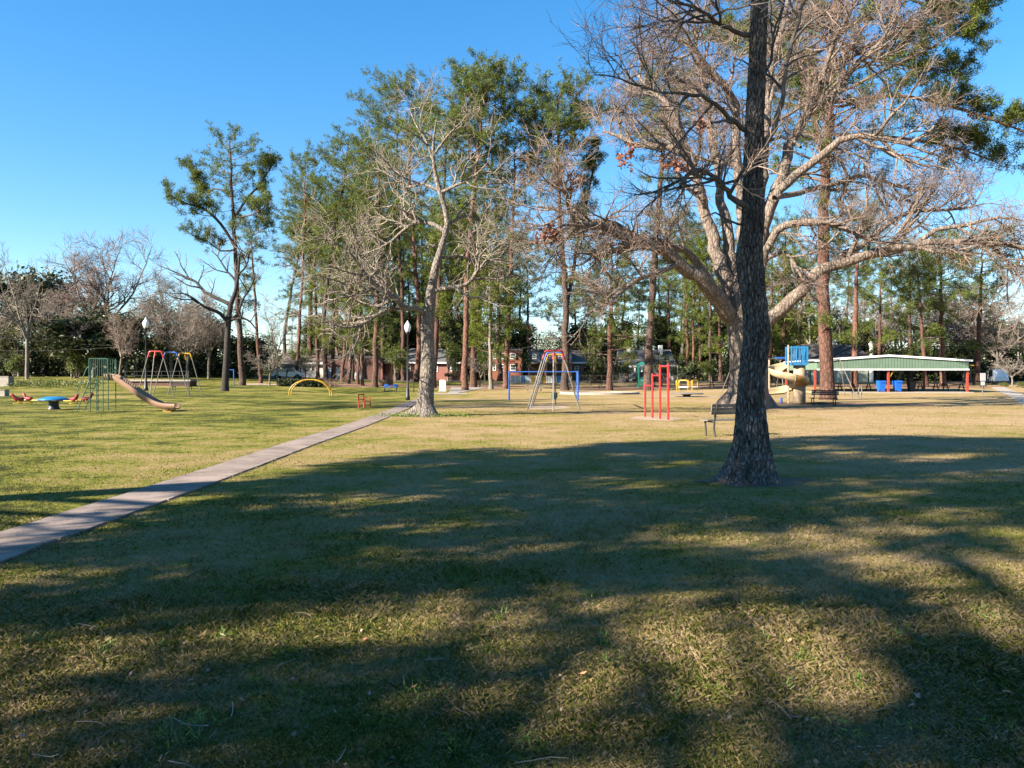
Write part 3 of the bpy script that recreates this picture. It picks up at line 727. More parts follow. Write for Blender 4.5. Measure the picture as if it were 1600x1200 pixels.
PN(521, 596, 7, 521, 330, 450, 40, 6, 'straight pine before the pale blue doors', nb=28, low=10, leaf='pine_needles_bright', dens=.8)
PN(534, 597, 6, 556, 300, 420, 36, 7, 'thin pine right of the pale blue doors, leaning right', nb=26, low=6)
PN(543, 599, 7, 578, 232, 350, 46, 8, 'leaning pine crossing in front of the dark brick shed', mid=[(552, 520), (566, 380)], nb=30, low=8)
PN(551, 595, 6, 547, 310, 430, 34, 9, 'narrow pine directly before the dark brick shed', nb=24, low=6, leaf='pine_needles_bright', dens=.8)
PN(559, 601, 6, 572, 330, 440, 34, 10, 'narrow pine right of the shed pair, tilted right', nb=24, low=6)
PN(567, 603, 5, 560, 420, 500, 30, 11, 'short thin pine tilted left near the dark brick shed', nb=20, low=6, leaf='pine_needles_bright')
PN(586, 605, 10, 592, 262, 400, 46, 12, 'stout straight pine left of the reddish broken snag', nb=32, low=8)
PN(598, 593, 8, 600, 300, 410, 40, 13, 'dark pine trunk just behind the reddish snag', nb=28, low=6, bark='pine_bark_grey')
PN(630, 595, 7, 622, 128, 250, 62, 14, 'very tall thin-crowned pine left of the middle lamp post', mid=[(629, 480), (620, 300)], nb=38, low=8, dens=1.0)
PN(625, 594, 4, 633, 330, 430, 30, 141, 'thin dark pine immediately left of the middle lamp post', nb=20, low=5)
PN(651, 597, 9, 642, 190, 330, 44, 15, 'reddish pine immediately left of the crooked white tree', mid=[(655, 500), (648, 400), (640, 280)], nb=30, low=10, leaf='pine_needles_bright', dens=.7)
PN(677, 606, 9, 700, 172, 300, 50, 16, 'pine just right of the crooked white tree trunk', nb=32, low=8, leaf='pine_needles_bright', dens=.8)
PN(690, 594, 7, 684, 330, 470, 38, 17, 'pine behind the white stone marker', nb=26, low=8)
PN(713, 594, 5, 716, 330, 450, 32, 18, 'thin pine right of the white stone marker', nb=22, low=8, leaf='pine_needles_bright')
PN(727, 610, 10, 757, 118, 250, 66, 19, 'thick pine with the highest dense crown, right of the marker', mid=[(728, 520), (731, 400), (745, 260)], nb=52, low=10, dens=1.6, K=15)
PN(739, 605, 11, 744, 262, 400, 50, 20, 'thick pine close behind the highest-crowned pine', nb=34, low=10, leaf='pine_needles_bright')
PN(767, 608, 7, 764, 420, 560, 42, 21, 'short grey-barked pine with low green foliage left of the blue ladder frame', nb=34, bark='grey_bark', leaf='pine_needles_bright')
PN(781, 595, 8, 776, 320, 470, 40, 22, 'pine before the orange brick building', nb=26, low=6, bark='pine_bark_grey')
PN(789, 607, 9, 805, 225, 350, 48, 23, 'tall straight pine at the left end of the blue ladder frame', mid=[(797, 450), (802, 330)], nb=30, low=10)
PN(827, 594, 6, 823, 395, 500, 34, 24, 'thin dark pine behind the middle of the blue ladder frame', nb=22, low=5, bark='pine_bark_grey')
PN(883, 610, 12, 872, 148, 262, 68, 25, 'forked thick pine behind the striped-top swing set', mid=[(883, 520), (884, 470), (878, 380), (872, 280)], nb=46, low=10, dens=1.5, K=14, extra=[([(884, 480), (895, 430), (902, 380), (915, 320), (935, 230)], [4.4, 4, 3.6, 3, 1.4], 3)])
PN(952, 610, 10, 956, 372, 560, 46, 26, 'dark-foliaged low-branched pine by the round concrete kerb', nb=44, shape='column', dens=1.1)
PN(1013, 610, 14, 1040, 118, 260, 66, 27, 'massive leaning pine trunk left of the red bars', mid=[(1013, 560), (1019, 460), (1028, 330), (1036, 230)], nb=36, low=8, bark='pine_bark_grey')
PN(1048, 594, 6, 1040, 340, 440, 34, 28, 'slim pine behind the tallest red bar', nb=24, low=6)
PN(1064, 594, 7, 1074, 380, 480, 38, 29, 'grey trunk behind the left hoops of the yellow roundabout', nb=22, low=6, bark='grey_bark')
PN(1074, 595, 5, 1072, 330, 430, 30, 30, 'thin pine behind the yellow roundabout, beside the grey trunk', nb=22, low=6)
PN(1083, 595, 5, 1085, 400, 500, 30, 31, 'thin pine behind the right half of the yellow roundabout', nb=22, low=6, leaf='pine_needles_bright')
PN(1094, 595, 5, 1092, 360, 470, 30, 32, 'thin pine just right of the yellow roundabout', nb=22, low=6)
PN(1110, 596, 6, 1110, 380, 480, 32, 33, 'pine rising behind the far brown picnic benches, left one', nb=24, low=6, leaf='pine_needles_bright')
PN(1126, 596, 6, 1120, 350, 440, 32, 34, 'pine nearest the left edge of the great oak trunk', nb=24, low=6)
PN(1203, 598, 7, 1207, 360, 470, 40, 35, 'pine seen between the dark tree and the spiral slide', nb=28, low=6, leaf='pine_needles_bright')
PN(1224, 598, 8, 1228, 350, 480, 42, 36, 'pine directly behind the spiral slide chute', nb=28, low=8)
PN(1246, 598, 6, 1256, 400, 540, 40, 37, 'leafy pine behind the blue cage of the slide tower', nb=34, leaf='pine_needles_bright', dens=1.1)
BP = PN(1294, 625, 22, 1310, -160, 300, 170, 38, 'thick red-barked pine standing before the left end of the shelter', mid=[(1291, 560), (1288, 450), (1287, 350), (1290, 250), (1300, 120)], nb=56, low=3, dens=.95,
   extra=[([(1305, 60), (1360, 90), (1430, 105), (1500, 112)], [4, 3.2, 2.4, 1], 4), ([(1300, 130), (1240, 100), (1180, 70), (1110, 60)], [4, 3.2, 2.4, 1], 4), ([(1306, 0), (1390, -10), (1470, 20), (1530, 55)], [4, 3.2, 2.4, 1], 2), ([(1291, 262), (1280, 220), (1272, 180), (1262, 110)], [8, 7, 6, 3], 2), ([(1300, 110), (1380, 60), (1450, 40), (1530, 10)], [4, 3.4, 2.6, 1], -3), ([(1297, 160), (1400, 150), (1480, 165), (1560, 190), (1620, 215)], [5, 4.2, 3.4, 2.4, 1], -2), ([(1295, 210), (1400, 215), (1490, 230), (1560, 255)], [4, 3.4, 2.4, 1], 3)])
PN(1335, 606, 11, 1340, 330, 430, 48, 39, 'reddish pine inside view of the shelter, right of the thick pine', nb=28, low=6)
PN(1372, 598, 6, 1378, 400, 500, 36, 40, 'slim pine behind the left blue bin', nb=24, low=6, leaf='pine_needles_bright', dens=.8)
PN(1422, 598, 8, 1420, 390, 500, 42, 41, 'pine behind the dark bin in the shelter', nb=26, low=6, bark='pine_bark_grey')
PN(1447, 604, 7, 1432, 400, 500, 38, 42, 'left-leaning pine seen under the shelter roof', nb=24, low=5)
PN(1473, 603, 9, 1469, 370, 470, 46, 43, 'stout pine under the right half of the shelter roof', nb=28, low=6, leaf='pine_needles_bright', dens=.8)
PN(1526, 601, 9, 1536, 372, 455, 50, 44, 'pine standing at the right end of the shelter', nb=28, low=6)
# two pines beyond the left edge of the picture whose shadows cross the lawn
for i, (x, y_, h) in enumerate([(-36, 27, 21), (-41, 33, 23)]):
    b_ = Vector((x, y_, float(zg(x, y_)))); s_ = F / y_
    px = 800 + x * s_
    pine(b_, [(px, HZ + (EYE - b_.z) * s_), (px + 6, HZ - h * .5 * s_), (px, HZ - h * s_)], .55 * s_, HZ - h * .6 * s_, 3.6 * s_, 60 + i, ['pine just beyond the left edge of the view, nearer one', 'pine just beyond the left edge of the view, farther one'][i], nb=24)

# ---------------------------------------------------------------- evergreen oaks behind the viewer on the left: their crowns shade the near lawn
def shade_oaks():
    rg = random.Random(17); cot = 1 / math.tan(SUN_EL)
    poly = [(-60, 885), (0, 868), (60, 862), (150, 835), (260, 800), (360, 775), (470, 740), (560, 722), (640, 712), (720, 702), (830, 706), (900, 700), (960, 692), (1090, 688), (1180, 690), (1240, 683), (1330, 681), (1480, 682), (1620, 684),
            (1640, 770), (1640, 800), (1500, 790), (1380, 806), (1300, 815), (1180, 838), (1140, 862), (1240, 870), (1420, 905), (1500, 930), (1480, 955), (1320, 945), (1180, 935), (1120, 950), (1020, 970), (900, 1000), (760, 1030), (640, 1060),
            (560, 1110), (560, 1220), (60, 1220), (130, 1150), (230, 1085), (340, 1050), (480, 1020), (590, 975), (640, 950), (560, 930), (400, 915), (240, 950), (120, 985), (-60, 1000)]
    holes = [[(420, 782), (520, 768), (620, 770), (640, 784), (520, 796)], [(100, 890), (190, 872), (320, 868), (325, 888), (200, 908), (110, 915)], [(880, 768), (980, 752), (1080, 756), (1040, 775)],
             [(560, 830), (700, 812), (820, 818), (700, 836)], [(880, 855), (1000, 845), (1060, 858), (950, 872)], [(900, 925), (1000, 900), (1060, 915), (1010, 945)], [(1210, 745), (1330, 740), (1360, 752), (1250, 762)],
             [(1380, 715), (1500, 705), (1600, 712), (1500, 728)], [(980, 728), (1080, 715), (1130, 722), (1060, 735)], [(700, 745), (790, 735), (830, 742), (750, 752)], [(1240, 700), (1380, 694), (1390, 704), (1280, 710)],
             [(1280, 770), (1450, 760), (1480, 775), (1330, 788)], [(560, 870), (660, 858), (700, 872), (600, 884)]]
    extra = [[(1540, 1030), (1640, 1020), (1640, 1075), (1560, 1060)], [(800, 1090), (900, 1070), (960, 1100), (850, 1120)], [(1080, 1090), (1350, 1095), (1480, 1130), (1250, 1140)], [(1380, 1000), (1500, 990), (1500, 1015), (1400, 1020)], [(1000, 1040), (1130, 1015), (1180, 1030), (1050, 1060)]]
    def inside(p, pl):
        c = False; j = len(pl) - 1
        for i in range(len(pl)):
            if (pl[i][1] > p[1]) != (pl[j][1] > p[1]) and p[0] < (pl[j][0] - pl[i][0]) * (p[1] - pl[i][1]) / (pl[j][1] - pl[i][1]) + pl[i][0]: c = not c
            j = i
        return c
    trees = [(Vector((-17.0, -9.0, 0)), 'broad evergreen oak behind the viewer whose crown shades the near lawn'), (Vector((-19.5, 3.5, 0)), 'broad evergreen oak left of the viewer whose crown shades the dark tree')]
    PERP = Vector((SD.y, -SD.x, 0))
    cl = [[], []]
    def put(G):
        b = [abs((G - T).dot(PERP)) for T, _ in trees]; i = 0 if b[0] < b[1] + rg.uniform(-1.5, 1.5) else 1
        T = trees[i][0]
        run = (G - T).dot(SD) + rg.uniform(-2.6, 2.6)
        z = G.z + run / cot
        c = Vector((G.x, G.y, 0)) - SD * run; c.z = z
        if z < 3.6 or z > 27: return
        if c.y > .5:                                          # stay out of the picture, with a step to spare
            u = c.x / c.y; v = (c.z - EYE) / c.y
            if u > -.95 and v < .62: return
        cl[i].append(c)
    for _ in range(7400):
        # even cover over the shaded part of the lawn
        y_ = rg.uniform(3.0, 22); x = rg.uniform(-9, 17)
        px, py = 800 + x / y_ * F, HZ + EYE * F / y_
        if py > 1220 or px < -80 or px > 1660: continue
        nf = .8 * mnoise.noise(Vector((x * .45, y_ * .7, 3.3))) + .8 * mnoise.noise(Vector((x * 1.3, y_ * 1.9, 8.1)))
        ins = inside((px, py), poly) and not any(inside((px, py), h) for h in holes)
        if (ins and nf > (-.16 if y_ < 8 else -.28)) or (not ins and nf > .34 and y_ < 19 and x > -4 and py > 800): put(Vector((x, y_, 0)))
    TB = gp(1171, 752)
    for _ in range(150):
        put(Vector((TB.x + rg.uniform(-.5, .4), TB.y + rg.uniform(-.4, .4), rg.uniform(.3, 11))))
    for i, (T, lab) in enumerate(trees):
        t = thing('evergreen_oak', lab, 'tree', T)
        cs = [c - T for c in cl[i]]
        top = max(c.z for c in cs)
        tp, tr = wander(rg, (0, 0, -.1), (0, 0, 1), top * .8, .5, .14, 10, .06, .05)
        tube_obj('trunk', [(tp, tr)], 14, 'grey_bark', t)
        br = []; tw = []
        cen = [rg.choice(cs) for _ in range(26)]
        for c in cen:
            h = max(2.5, min(top * .75, c.z - max(.8, Vector((c.x, c.y, 0)).length * .55)))
            p, _, r = poly_at(tp, tr, min(.98, h / (top * .8)))
            mid = p.lerp(c, .5) + Vector((0, 0, .5)) + rvec(rg) * .4
            lp, lr = resample([p, mid, c], [min(r * .8, .14), .08, .025], .6); br.append((lp, lr))
        for c in cs:
            q = min(range(len(cen)), key=lambda k: (cen[k] - c).length_squared); lp = br[q][0]
            b0 = min(lp, key=lambda p: (p - c).length_squared)
            tw.append(([b0, b0.lerp(c, .5) + rvec(rg) * .1, c], [.022, .014, .007]))
        tag(tube_obj('branches', br, 6, 'grey_bark', t), kind='stuff')
        tag(tube_obj('twigs', tw, 3, 'grey_bark', t, False), kind='stuff')
        V, Q = leaves(cs, 23, .22, 5 + i, .24)
        tag(link('crown', npmesh('crown', V, [Q]), 'evergreen_leaf', t), kind='stuff')
shade_oaks()

# ---------------------------------------------------------------- background trees: a few built by hand in kinds, then copied
def bare_proto(name, cat, seed, H, bark, twig, leaders=5, spread=.5, fine=1.):
    rg = random.Random(seed); t = thing(name, '', cat)
    tp, tr = wander(rg, (0, 0, -.1), (0, 0, 1), H * .34, H * .016, H * .012, 6, .10, .05)
    tube_obj('trunk', [(tp, tr)], 9, bark, t)
    lim = []; out = [[], [], []]
    for k in range(leaders):
        a = k * 6.28 / leaders + rg.uniform(-.4, .4); p, tg, r = poly_at(tp, tr, rg.uniform(.65, .99))
        d = Vector((math.cos(a) * spread, math.sin(a) * spread, 1))
        b_ = wander(rg, p, d, H * rg.uniform(.42, .70), r * .75, .02, 9, .20, .06); lim.append(b_)
        ramify(rg, b_[0], b_[1], 0, out, [(9, (H * .10, H * .27), (30, 75), .24, .05, 5, .020, .15), (int(6 * fine), (H * .05, H * .14), (25, 65), .24, .04, 3, .013, .1), (int(4 * fine), (H * .03, H * .08), (25, 60), .2, .03, 2, .011, .1)])
    tube_obj('limbs', lim, 6, bark, t)
    tag(tube_obj('branches', out[0], 4, bark, t, False), kind='stuff')
    tag(tube_obj('twigs', out[1] + out[2], 3, twig, t, False), kind='stuff')
    t['_h'] = H
    return t
def leafy_proto(name, cat, seed, H, W, leaf, n=150, K=34, size=.24, trunk=True, bark='grey_bark', lobes=11, low=.12):
    rg = random.Random(seed); t = thing(name, '', cat); cs = []
    lob = []
    for k in range(lobes):
        z = H * (low + (1 - low) * rg.uniform(.15, .85)); rr = W / 2 * rg.uniform(.25, .75) * (1.1 - .5 * abs(z / H - .45)); a = rg.uniform(0, 6.28)
        lob.append((Vector((math.cos(a) * rr, math.sin(a) * rr, z)), W * rg.uniform(.10, .25)))
    lob.append((Vector((0, 0, H * .82)), W * .22))
    for k in range(n):
        c, r = rg.choice(lob); v = rvec(rg); v.z = abs(v.z) * .9 if rg.random() < .6 else v.z
        p = c + Vector((v.x * r, v.y * r, v.z * r * min(1.2, H / W))) * (rg.random() ** .35)
        p.z = max(H * low * .5, min(H, p.z)); cs.append(p)
    st = []
    if trunk:
        tp, tr = wander(rg, (0, 0, -.1), (0, 0, 1), H * .75, H * .024, .03, 6, .06, .05)
        tube_obj('trunk', [(tp, tr)], 8, bark, t)
        for c, r in lob:
            p, _, q = poly_at(tp, tr, min(.95, max(.15, c.z / H * .8))); st.append(([p, p.lerp(c, .5) + ZUP * .1, c], [q * .6, q * .4, .015]))
    else:
        for c, r in lob: st.append(([Vector((c.x * .15, c.y * .15, -.05)), c * .55, c], [.035, .025, .01]))
    tube_obj('stems', st, 5, bark, t)
    V, Q = leaves(cs, K, size, seed, W * .045)
    tag(link('crown', npmesh('crown', V, [Q]), leaf, t), kind='stuff')
    t['_h'] = H
    return t
PROTO = {}
USED = set()
def put(kind, px, Y, top, label, group, base=None, wide=1., rz=None):
    """one tree of a kind: foot on the ground at column px and depth Y, top at row `top`"""
    pr = PROTO[kind]
    if kind in USED: o = copy_tree(pr)
    else: o = pr; USED.add(kind)
    g_ = gx(px, Y) if base is None else base
    h = (EYE - (top - HZ) / F * g_.y) - g_.z
    s_ = h / pr['_h']
    o.location = g_; o.scale = (s_ * wide, s_ * wide, s_); o.rotation_euler = (0, 0, rz if rz is not None else (px * 1.7) % 6.28)
    tag(o, label, None, group)
    return o
PROTO['bare_a'] = bare_proto('bare_tree', 'bare tree', 101, 12, 'grey_bark', 'grey_twig', 4, .45)
PROTO['bare_b'] = bare_proto('bare_tree', 'bare tree', 102, 12, 'grey_bark', 'brown_twig', 6, .55, 1.2)
PROTO['pink'] = bare_proto('budding_tree', 'budding tree', 103, 14, 'grey_bark', 'pink_twig', 7, .42, 1.5)
PROTO['brown'] = bare_proto('bare_tree', 'bare tree', 104, 11, 'grey_bark', 'oak_twig', 7, .7, 1.5)
PROTO['small'] = bare_proto('small_bare_tree', 'bare tree', 105, 5, 'grey_bark', 'grey_twig', 6, .9, .8)
PROTO['dark'] = leafy_proto('evergreen_tree', 'evergreen tree', 111, 9, 9, 'evergreen_leaf', n=300, K=26, size=.40)
PROTO['dark2'] = leafy_proto('evergreen_tree', 'evergreen tree', 112, 11, 8, 'evergreen_leaf', n=300, K=26, size=.40, lobes=16)
PROTO['olive'] = leafy_proto('olive_green_tree', 'evergreen tree', 113, 10, 8, 'olive_leaf', n=200, K=22, size=.24)
PROTO['bush'] = leafy_proto('leafy_bush', 'bush', 114, 2.6, 3.2, 'bright_leaf', n=130, K=26, size=.14, trunk=False, low=.05)
PROTO['darkbush'] = leafy_proto('dark_shrub', 'shrub', 115, 2.2, 3.4, 'evergreen_leaf', n=130, K=26, size=.13, trunk=False, low=.05)
PROTO['bright'] = leafy_proto('bright_green_tree', 'evergreen tree', 116, 7, 6, 'bright_leaf', n=190, K=22, size=.2)

GL = 'trees along the far left edge of the park'
put('dark', 46, 118, 428, 'rounded dark evergreen crown showing behind the curved bare tree at far left', GL, wide=1.0)
put('bare_a', 42, 92, 368, 'tall curved bare tree nearest the left edge of the picture', GL, wide=.8, rz=1.0)
put('brown', -18, 104, 455, 'brown twiggy tree cut by the left picture edge', GL)
put('brown', 78, 108, 452, 'brown twiggy tree right of the curved bare tree', GL)
put('pink', 172, 112, 362, 'tallest pinkish budding tree in the left background', GL, wide=1.05)
put('bare_b', 122, 118, 412, 'bare grey tree left of the tall pinkish budding tree', GL)
put('dark', 146, 98, 497, 'very dark broad evergreen below the pinkish budding tree', GL, wide=1.9)
put('bare_b', 186, 92, 478, 'bare grey tree standing before the very dark evergreen', GL, wide=.9)
put('brown', 112, 96, 486, 'brown twiggy tree over the bright bush behind the slide', GL, wide=1.0)
put('olive', 158, 110, 470, 'olive tree rising behind the very dark evergreen', GL, wide=1.0)
put('olive', 30, 104, 500, 'olive tree behind the bright bush at far left', GL, wide=1.4)
put('dark2', 196, 99, 488, 'dark evergreen left of the far lamp post', GL, wide=1.1)
put('olive', 104, 106, 488, 'olive green tree left of the very dark evergreen', GL, wide=1.2)
put('dark2', 12, 108, 520, 'low dark evergreen at the left picture edge', GL, wide=1.5)
put('dark', 78, 112, 522, 'low dark evergreen behind the brown twiggy tree', GL, wide=1.5)
put('olive', 246, 106, 462, 'olive green tree right of the far lamp post', GL, wide=1.1)
put('brown', 268, 102, 425, 'brownish bare tree above the striped left swing set', GL)
put('bare_b', 214, 100, 452, 'grey bare tree close to the left of the far lamp post', GL, wide=.8)
put('olive', 296, 112, 470, 'olive green tree behind the blue arch of the left swing set', GL, wide=1.2)
put('dark2', 262, 116, 505, 'dark evergreen low behind the left swing set', GL, wide=1.4)
put('dark', 318, 110, 500, 'dark evergreen behind the yellow arch of the left swing set', GL, wide=1.2)
put('brown', 326, 98, 452, 'twiggy brown tree left of the dark heavy-limbed tree', GL)
put('dark', 380, 108, 526, 'dark evergreen low behind the slim leaning pine', GL, wide=1.5)
put('brown', 292, 96, 470, 'twiggy brown tree over the dark park bench', GL, wide=1.1)
put('small', 421, 84, 530, 'small round-headed bare tree left of the hedge', 'small bare trees by the hedge', base=gp(421, 603), wide=1.25)
put('bare_a', 437, 84, 455, 'thin wavy bare tree at the left end of the hedge', 'small bare trees by the hedge', base=gp(434, 602), wide=.7)
put('small', 478, 112, 548, 'pale bare shrubby tree before the white building', 'small bare trees by the hedge', wide=1.4)
put('small', 448, 112, 552, 'pale bare shrub by the white car', 'small bare trees by the hedge', wide=1.2)
put('small', 750, 84, 538, 'many-stemmed bare shrub between two pines right of the marker', 'small bare trees by the hedge', base=gp(750, 605), wide=1.0)
# mid distance, behind the pines
GM = 'trees behind the houses'
for i, (k, px, Y, top, w, lab) in enumerate([
    ('dark2', 560, 165, 500, 1.3, 'dark tree rising behind the brick shed'), ('dark', 625, 175, 490, 1.4, 'dark tree behind the grey roof of the pink house'),
    ('dark2', 700, 170, 500, 1.3, 'dark tree behind the right end of the pink house'), ('olive', 765, 170, 505, 1.2, 'olive tree behind the gap left of the orange brick building'),
    ('olive', 845, 220, 519, 1.7, 'hazy round tree above the blue upper storey'), ('olive', 883, 230, 523, 1.7, 'hazy round tree just behind the forked pine'),
    ('brown', 915, 190, 530, 1.5, 'brownish bare tree right of the forked pine'), ('olive', 945, 175, 528, 1.2, 'olive tree behind the palms, left'),
    ('bright', 925, 112, 556, 1.2, 'bright green tree left of the low-branched pine'), ('olive', 1010, 160, 520, 1.2, 'olive tree behind the leaning massive pine'),
    ('bright', 1055, 135, 535, 1.3, 'bright green tree behind the slim pine of the red bars'), ('olive', 1090, 140, 500, 1.2, 'olive tree behind the yellow roundabout'),
    ('bright', 1112, 112, 560, 1.4, 'bright green low tree behind the far picnic benches'), ('dark2', 1075, 150, 520, 1.2, 'dark tree behind the grey roundabout trunk'),
    ('olive', 1140, 135, 480, 1.1, 'olive tree showing left of the great oak trunk'), ('brown', 985, 150, 525, 1.3, 'bare brown tree behind the white chimney'),
    ('olive', 1190, 125, 470, 1.2, 'olive tree just right of the dark foreground trunk'), ('dark2', 1232, 130, 480, 1.3, 'dark tree behind the spiral slide tower'),
    ('bright', 1262, 118, 470, 1.2, 'bright green tree right of the blue slide cage'), ('brown', 1330, 135, 455, 1.3, 'brown bare tree above the left shelter roof'),
    ('brown', 1375, 125, 462, 1.2, 'brown bare tree over the white chimney pipe'), ('olive', 1405, 130, 475, 1.3, 'olive tree over the shelter ridge'),
    ('brown', 1440, 120, 455, 1.3, 'brown bare tree over the right half of the shelter'), ('olive', 1490, 128, 462, 1.4, 'olive tree behind the right slope of the shelter roof'),
    ('brown', 1515, 115, 440, 1.2, 'brown bare tree behind the pine at the shelter end'), ('brown', 1560, 112, 470, 1.3, 'pale brown bare tree by the right walk'),
    ('dark2', 1545, 128, 500, 1.2, 'dark evergreen behind the grey sign'), ('dark', 1595, 170, 505, 1.2, 'distant dark evergreen at the right picture edge'),
    ('dark', 1405, 108, 545, 1.1, 'dark evergreen seen beneath the shelter roof, left'), ('dark', 1462, 112, 545, 1.3, 'dark evergreen seen beneath the shelter roof, middle'),
    ('dark', 1505, 108, 540, 1.2, 'dark evergreen seen beneath the shelter roof, right'), ('olive', 1300, 120, 500, 1.2, 'olive tree directly behind the thick red pine'),
    ('small', 1582, 92, 545, 1.5, 'spreading small bare tree by the right walk'), ('brown', 1640, 118, 470, 1.3, 'brown bare tree cut by the right picture edge'),
    ('darkbush', 1150, 112, 566, 1.3, 'dark shrub left behind the great oak trunk'), ('darkbush', 1210, 108, 568, 1.6, 'dark shrub behind the spiral chute'),
    ('dark2', 520, 170, 515, 1.3, 'dark tree behind the white building'), ('brown', 475, 160, 520, 1.3, 'bare brown tree behind the white building'), ('brown', 600, 190, 500, 1.5, 'distant bare tree behind the grey roof'),
    ('olive', 660, 185, 505, 1.5, 'olive tree far behind the crooked white tree'), ('olive', 735, 190, 500, 1.4, 'olive tree far behind the thick highest pine'), ('dark', 795, 150, 545, 1.0, 'dark tree against the orange brick building'),
    ('bright', 470, 118, 540, 1.3, 'young green tree behind the hedge'), ('bright', 530, 128, 505, 1.2, 'young green tree above the blue doors'), ('dark2', 585, 132, 490, 1.1, 'dark tree close behind the shed'), ('bright', 618, 116, 540, 1.1, 'young green tree beside the reddish snag'),
    ('bright', 700, 116, 530, 1.2, 'young green tree at the right end of the pink house'), ('dark2', 725, 130, 490, 1.1, 'dark tree behind the thickest pine trunks'), ('bright', 758, 112, 540, 1.1, 'young green tree left of the orange building'), ('dark2', 805, 138, 500, 1.1, 'dark tree behind the orange building'),
    ('dark2', 905, 136, 505, 1.2, 'dark tree right of the brown roof'), ('dark2', 960, 134, 495, 1.1, 'dark tree behind the low-branched pine'), ('dark2', 1035, 140, 490, 1.2, 'dark tree behind the red bars and palm'), ('dark2', 1118, 132, 480, 1.2, 'dark tree left behind the great oak'),
    ('dark2', 648, 140, 500, 1.2, 'dark tree behind the pink house roof ridge'), ('dark2', 500, 150, 500, 1.2, 'dark tree over the white building roof'), ('dark2', 1350, 126, 500, 1.2, 'dark tree left of the shelter ridge'), ('dark2', 1190, 130, 500, 1.1, 'dark tree right behind the dark trunk'),
]):
    put(k, px, Y, top, lab, GM, wide=w)
# more pines of the same kinds deeper in the grove
pines = [o for o in bpy.data.objects if o.name.startswith('pine_tree') and o.type == 'EMPTY' and o.location.y < 125 and o.location.y > 60]
grove = [(448, 128, 330, 'far slim pine at the left rim of the grove'), (484, 132, 300, 'far pine showing above the white building'), (503, 126, 395, 'far pine left of the blue doors, half hidden'), (528, 140, 300, 'far pine behind the blue doors'), (549, 135, 380, 'far short pine above the shed roof'),
         (574, 142, 320, 'far pine above the right part of the shed'), (605, 138, 360, 'far pine behind the reddish snag'), (617, 145, 300, 'far pine behind the pink house porch'), (642, 140, 390, 'far pine above the pink house roof, left'), (664, 138, 300, 'far pine hidden by the crooked white tree'), (684, 142, 400, 'far pine above the pink house roof, right'),
         (703, 138, 310, 'far pine above the stone marker'), (722, 145, 380, 'far pine behind the thick marker pine'), (748, 138, 330, 'far pine above the bare many-stemmed shrub'), (760, 142, 400, 'far short pine left of the orange building'), (798, 138, 420, 'far pine above the orange building'), (812, 146, 350, 'far pine right of the orange building'),
         (905, 140, 420, 'far pine right of the forked pine'), (930, 146, 440, 'far pine above the left palm'), (968, 140, 400, 'far pine right of the low-branched pine'), (995, 146, 430, 'far pine above the white porch house'), (1030, 140, 400, 'far pine above the red bars'), (1058, 138, 440, 'far pine above the yellow roundabout'), (1100, 142, 430, 'far pine left of the great oak'),
         (1140, 140, 400, 'far pine hidden by the great oak'), (1215, 138, 420, 'far pine above the spiral slide'), (1262, 136, 400, 'far pine left of the thick red pine'), (1318, 132, 400, 'far pine right of the thick red pine'), (1352, 130, 440, 'far pine by the white flue'), (1398, 134, 420, 'far pine over the shelter ridge'), (1450, 130, 400, 'far pine over the right shelter slope'), (1500, 132, 430, 'far pine left of the shelter end pine'), (1555, 136, 440, 'far pine above the sign')]
src = [o for o in pines if o.get('label') and not any(k in o['label'] for k in ('thick', 'massive', 'tall pine', 'low-branched', 'forked'))]
for i, (px, Y, top, lab) in enumerate(grove):
    pr = src[(i * 7 + 3) % len(src)]; o = copy_tree(pr); g_ = gx(px, Y)
    hs_ = max(max(c[2] for c in ch.bound_box) for ch in pr.children); h_ = (EYE - (top - HZ) / F * Y) - g_.z; s_ = h_ / hs_
    o.location = g_; o.scale = (s_ * 1.25, s_ * 1.25, s_); o.rotation_euler = (0, 0, i * 1.3); tag(o, lab, None, 'far pines of the grove')
put('bush', 22, 88, 556, 'bright leafy bush at far left below the curved bare tree', 'bright bushes on the left bank', base=gp(22, 589), wide=.8)
put('bush', 120, 88, 547, 'bright leafy bush behind the slide tower', 'bright bushes on the left bank', base=gp(120, 591), wide=.85)
put('darkbush', 60, 90, 566, 'olive dull shrub between the two bright bushes', 'bright bushes on the left bank', base=gp(64, 588), wide=1.2)
put('darkbush', 1536, 86, 598, 'clipped dark shrub beside the sign', 'low shrubs at the right', base=gp(1534, 608), wide=1.2)
put('bush', 1570, 90, 598, 'low green shrub right of the walk', 'low shrubs at the right', base=gp(1570, 605), wide=2.0)
put('bush', 1600, 90, 598, 'yellowish low shrub at the right picture edge', 'low shrubs at the right', base=gp(1600, 606), wide=2.4)
put('darkbush', 660, 112, 583, 'low shrub under a pink house window', 'shrubs at the houses', wide=1.0)
put('darkbush', 705, 112, 583, 'low shrub at the right end of the pink house', 'shrubs at the houses', wide=1.2)
put('darkbush', 970, 108, 574, 'round dark shrub left of the white porch', 'shrubs at the houses', wide=1.2)
put('darkbush', 925, 108, 578, 'round dark shrub near the mulch bench', 'shrubs at the houses', wide=1.2)
put('darkbush', 1040, 108, 575, 'round dark shrub behind the red bars', 'shrubs at the houses', wide=1.3)

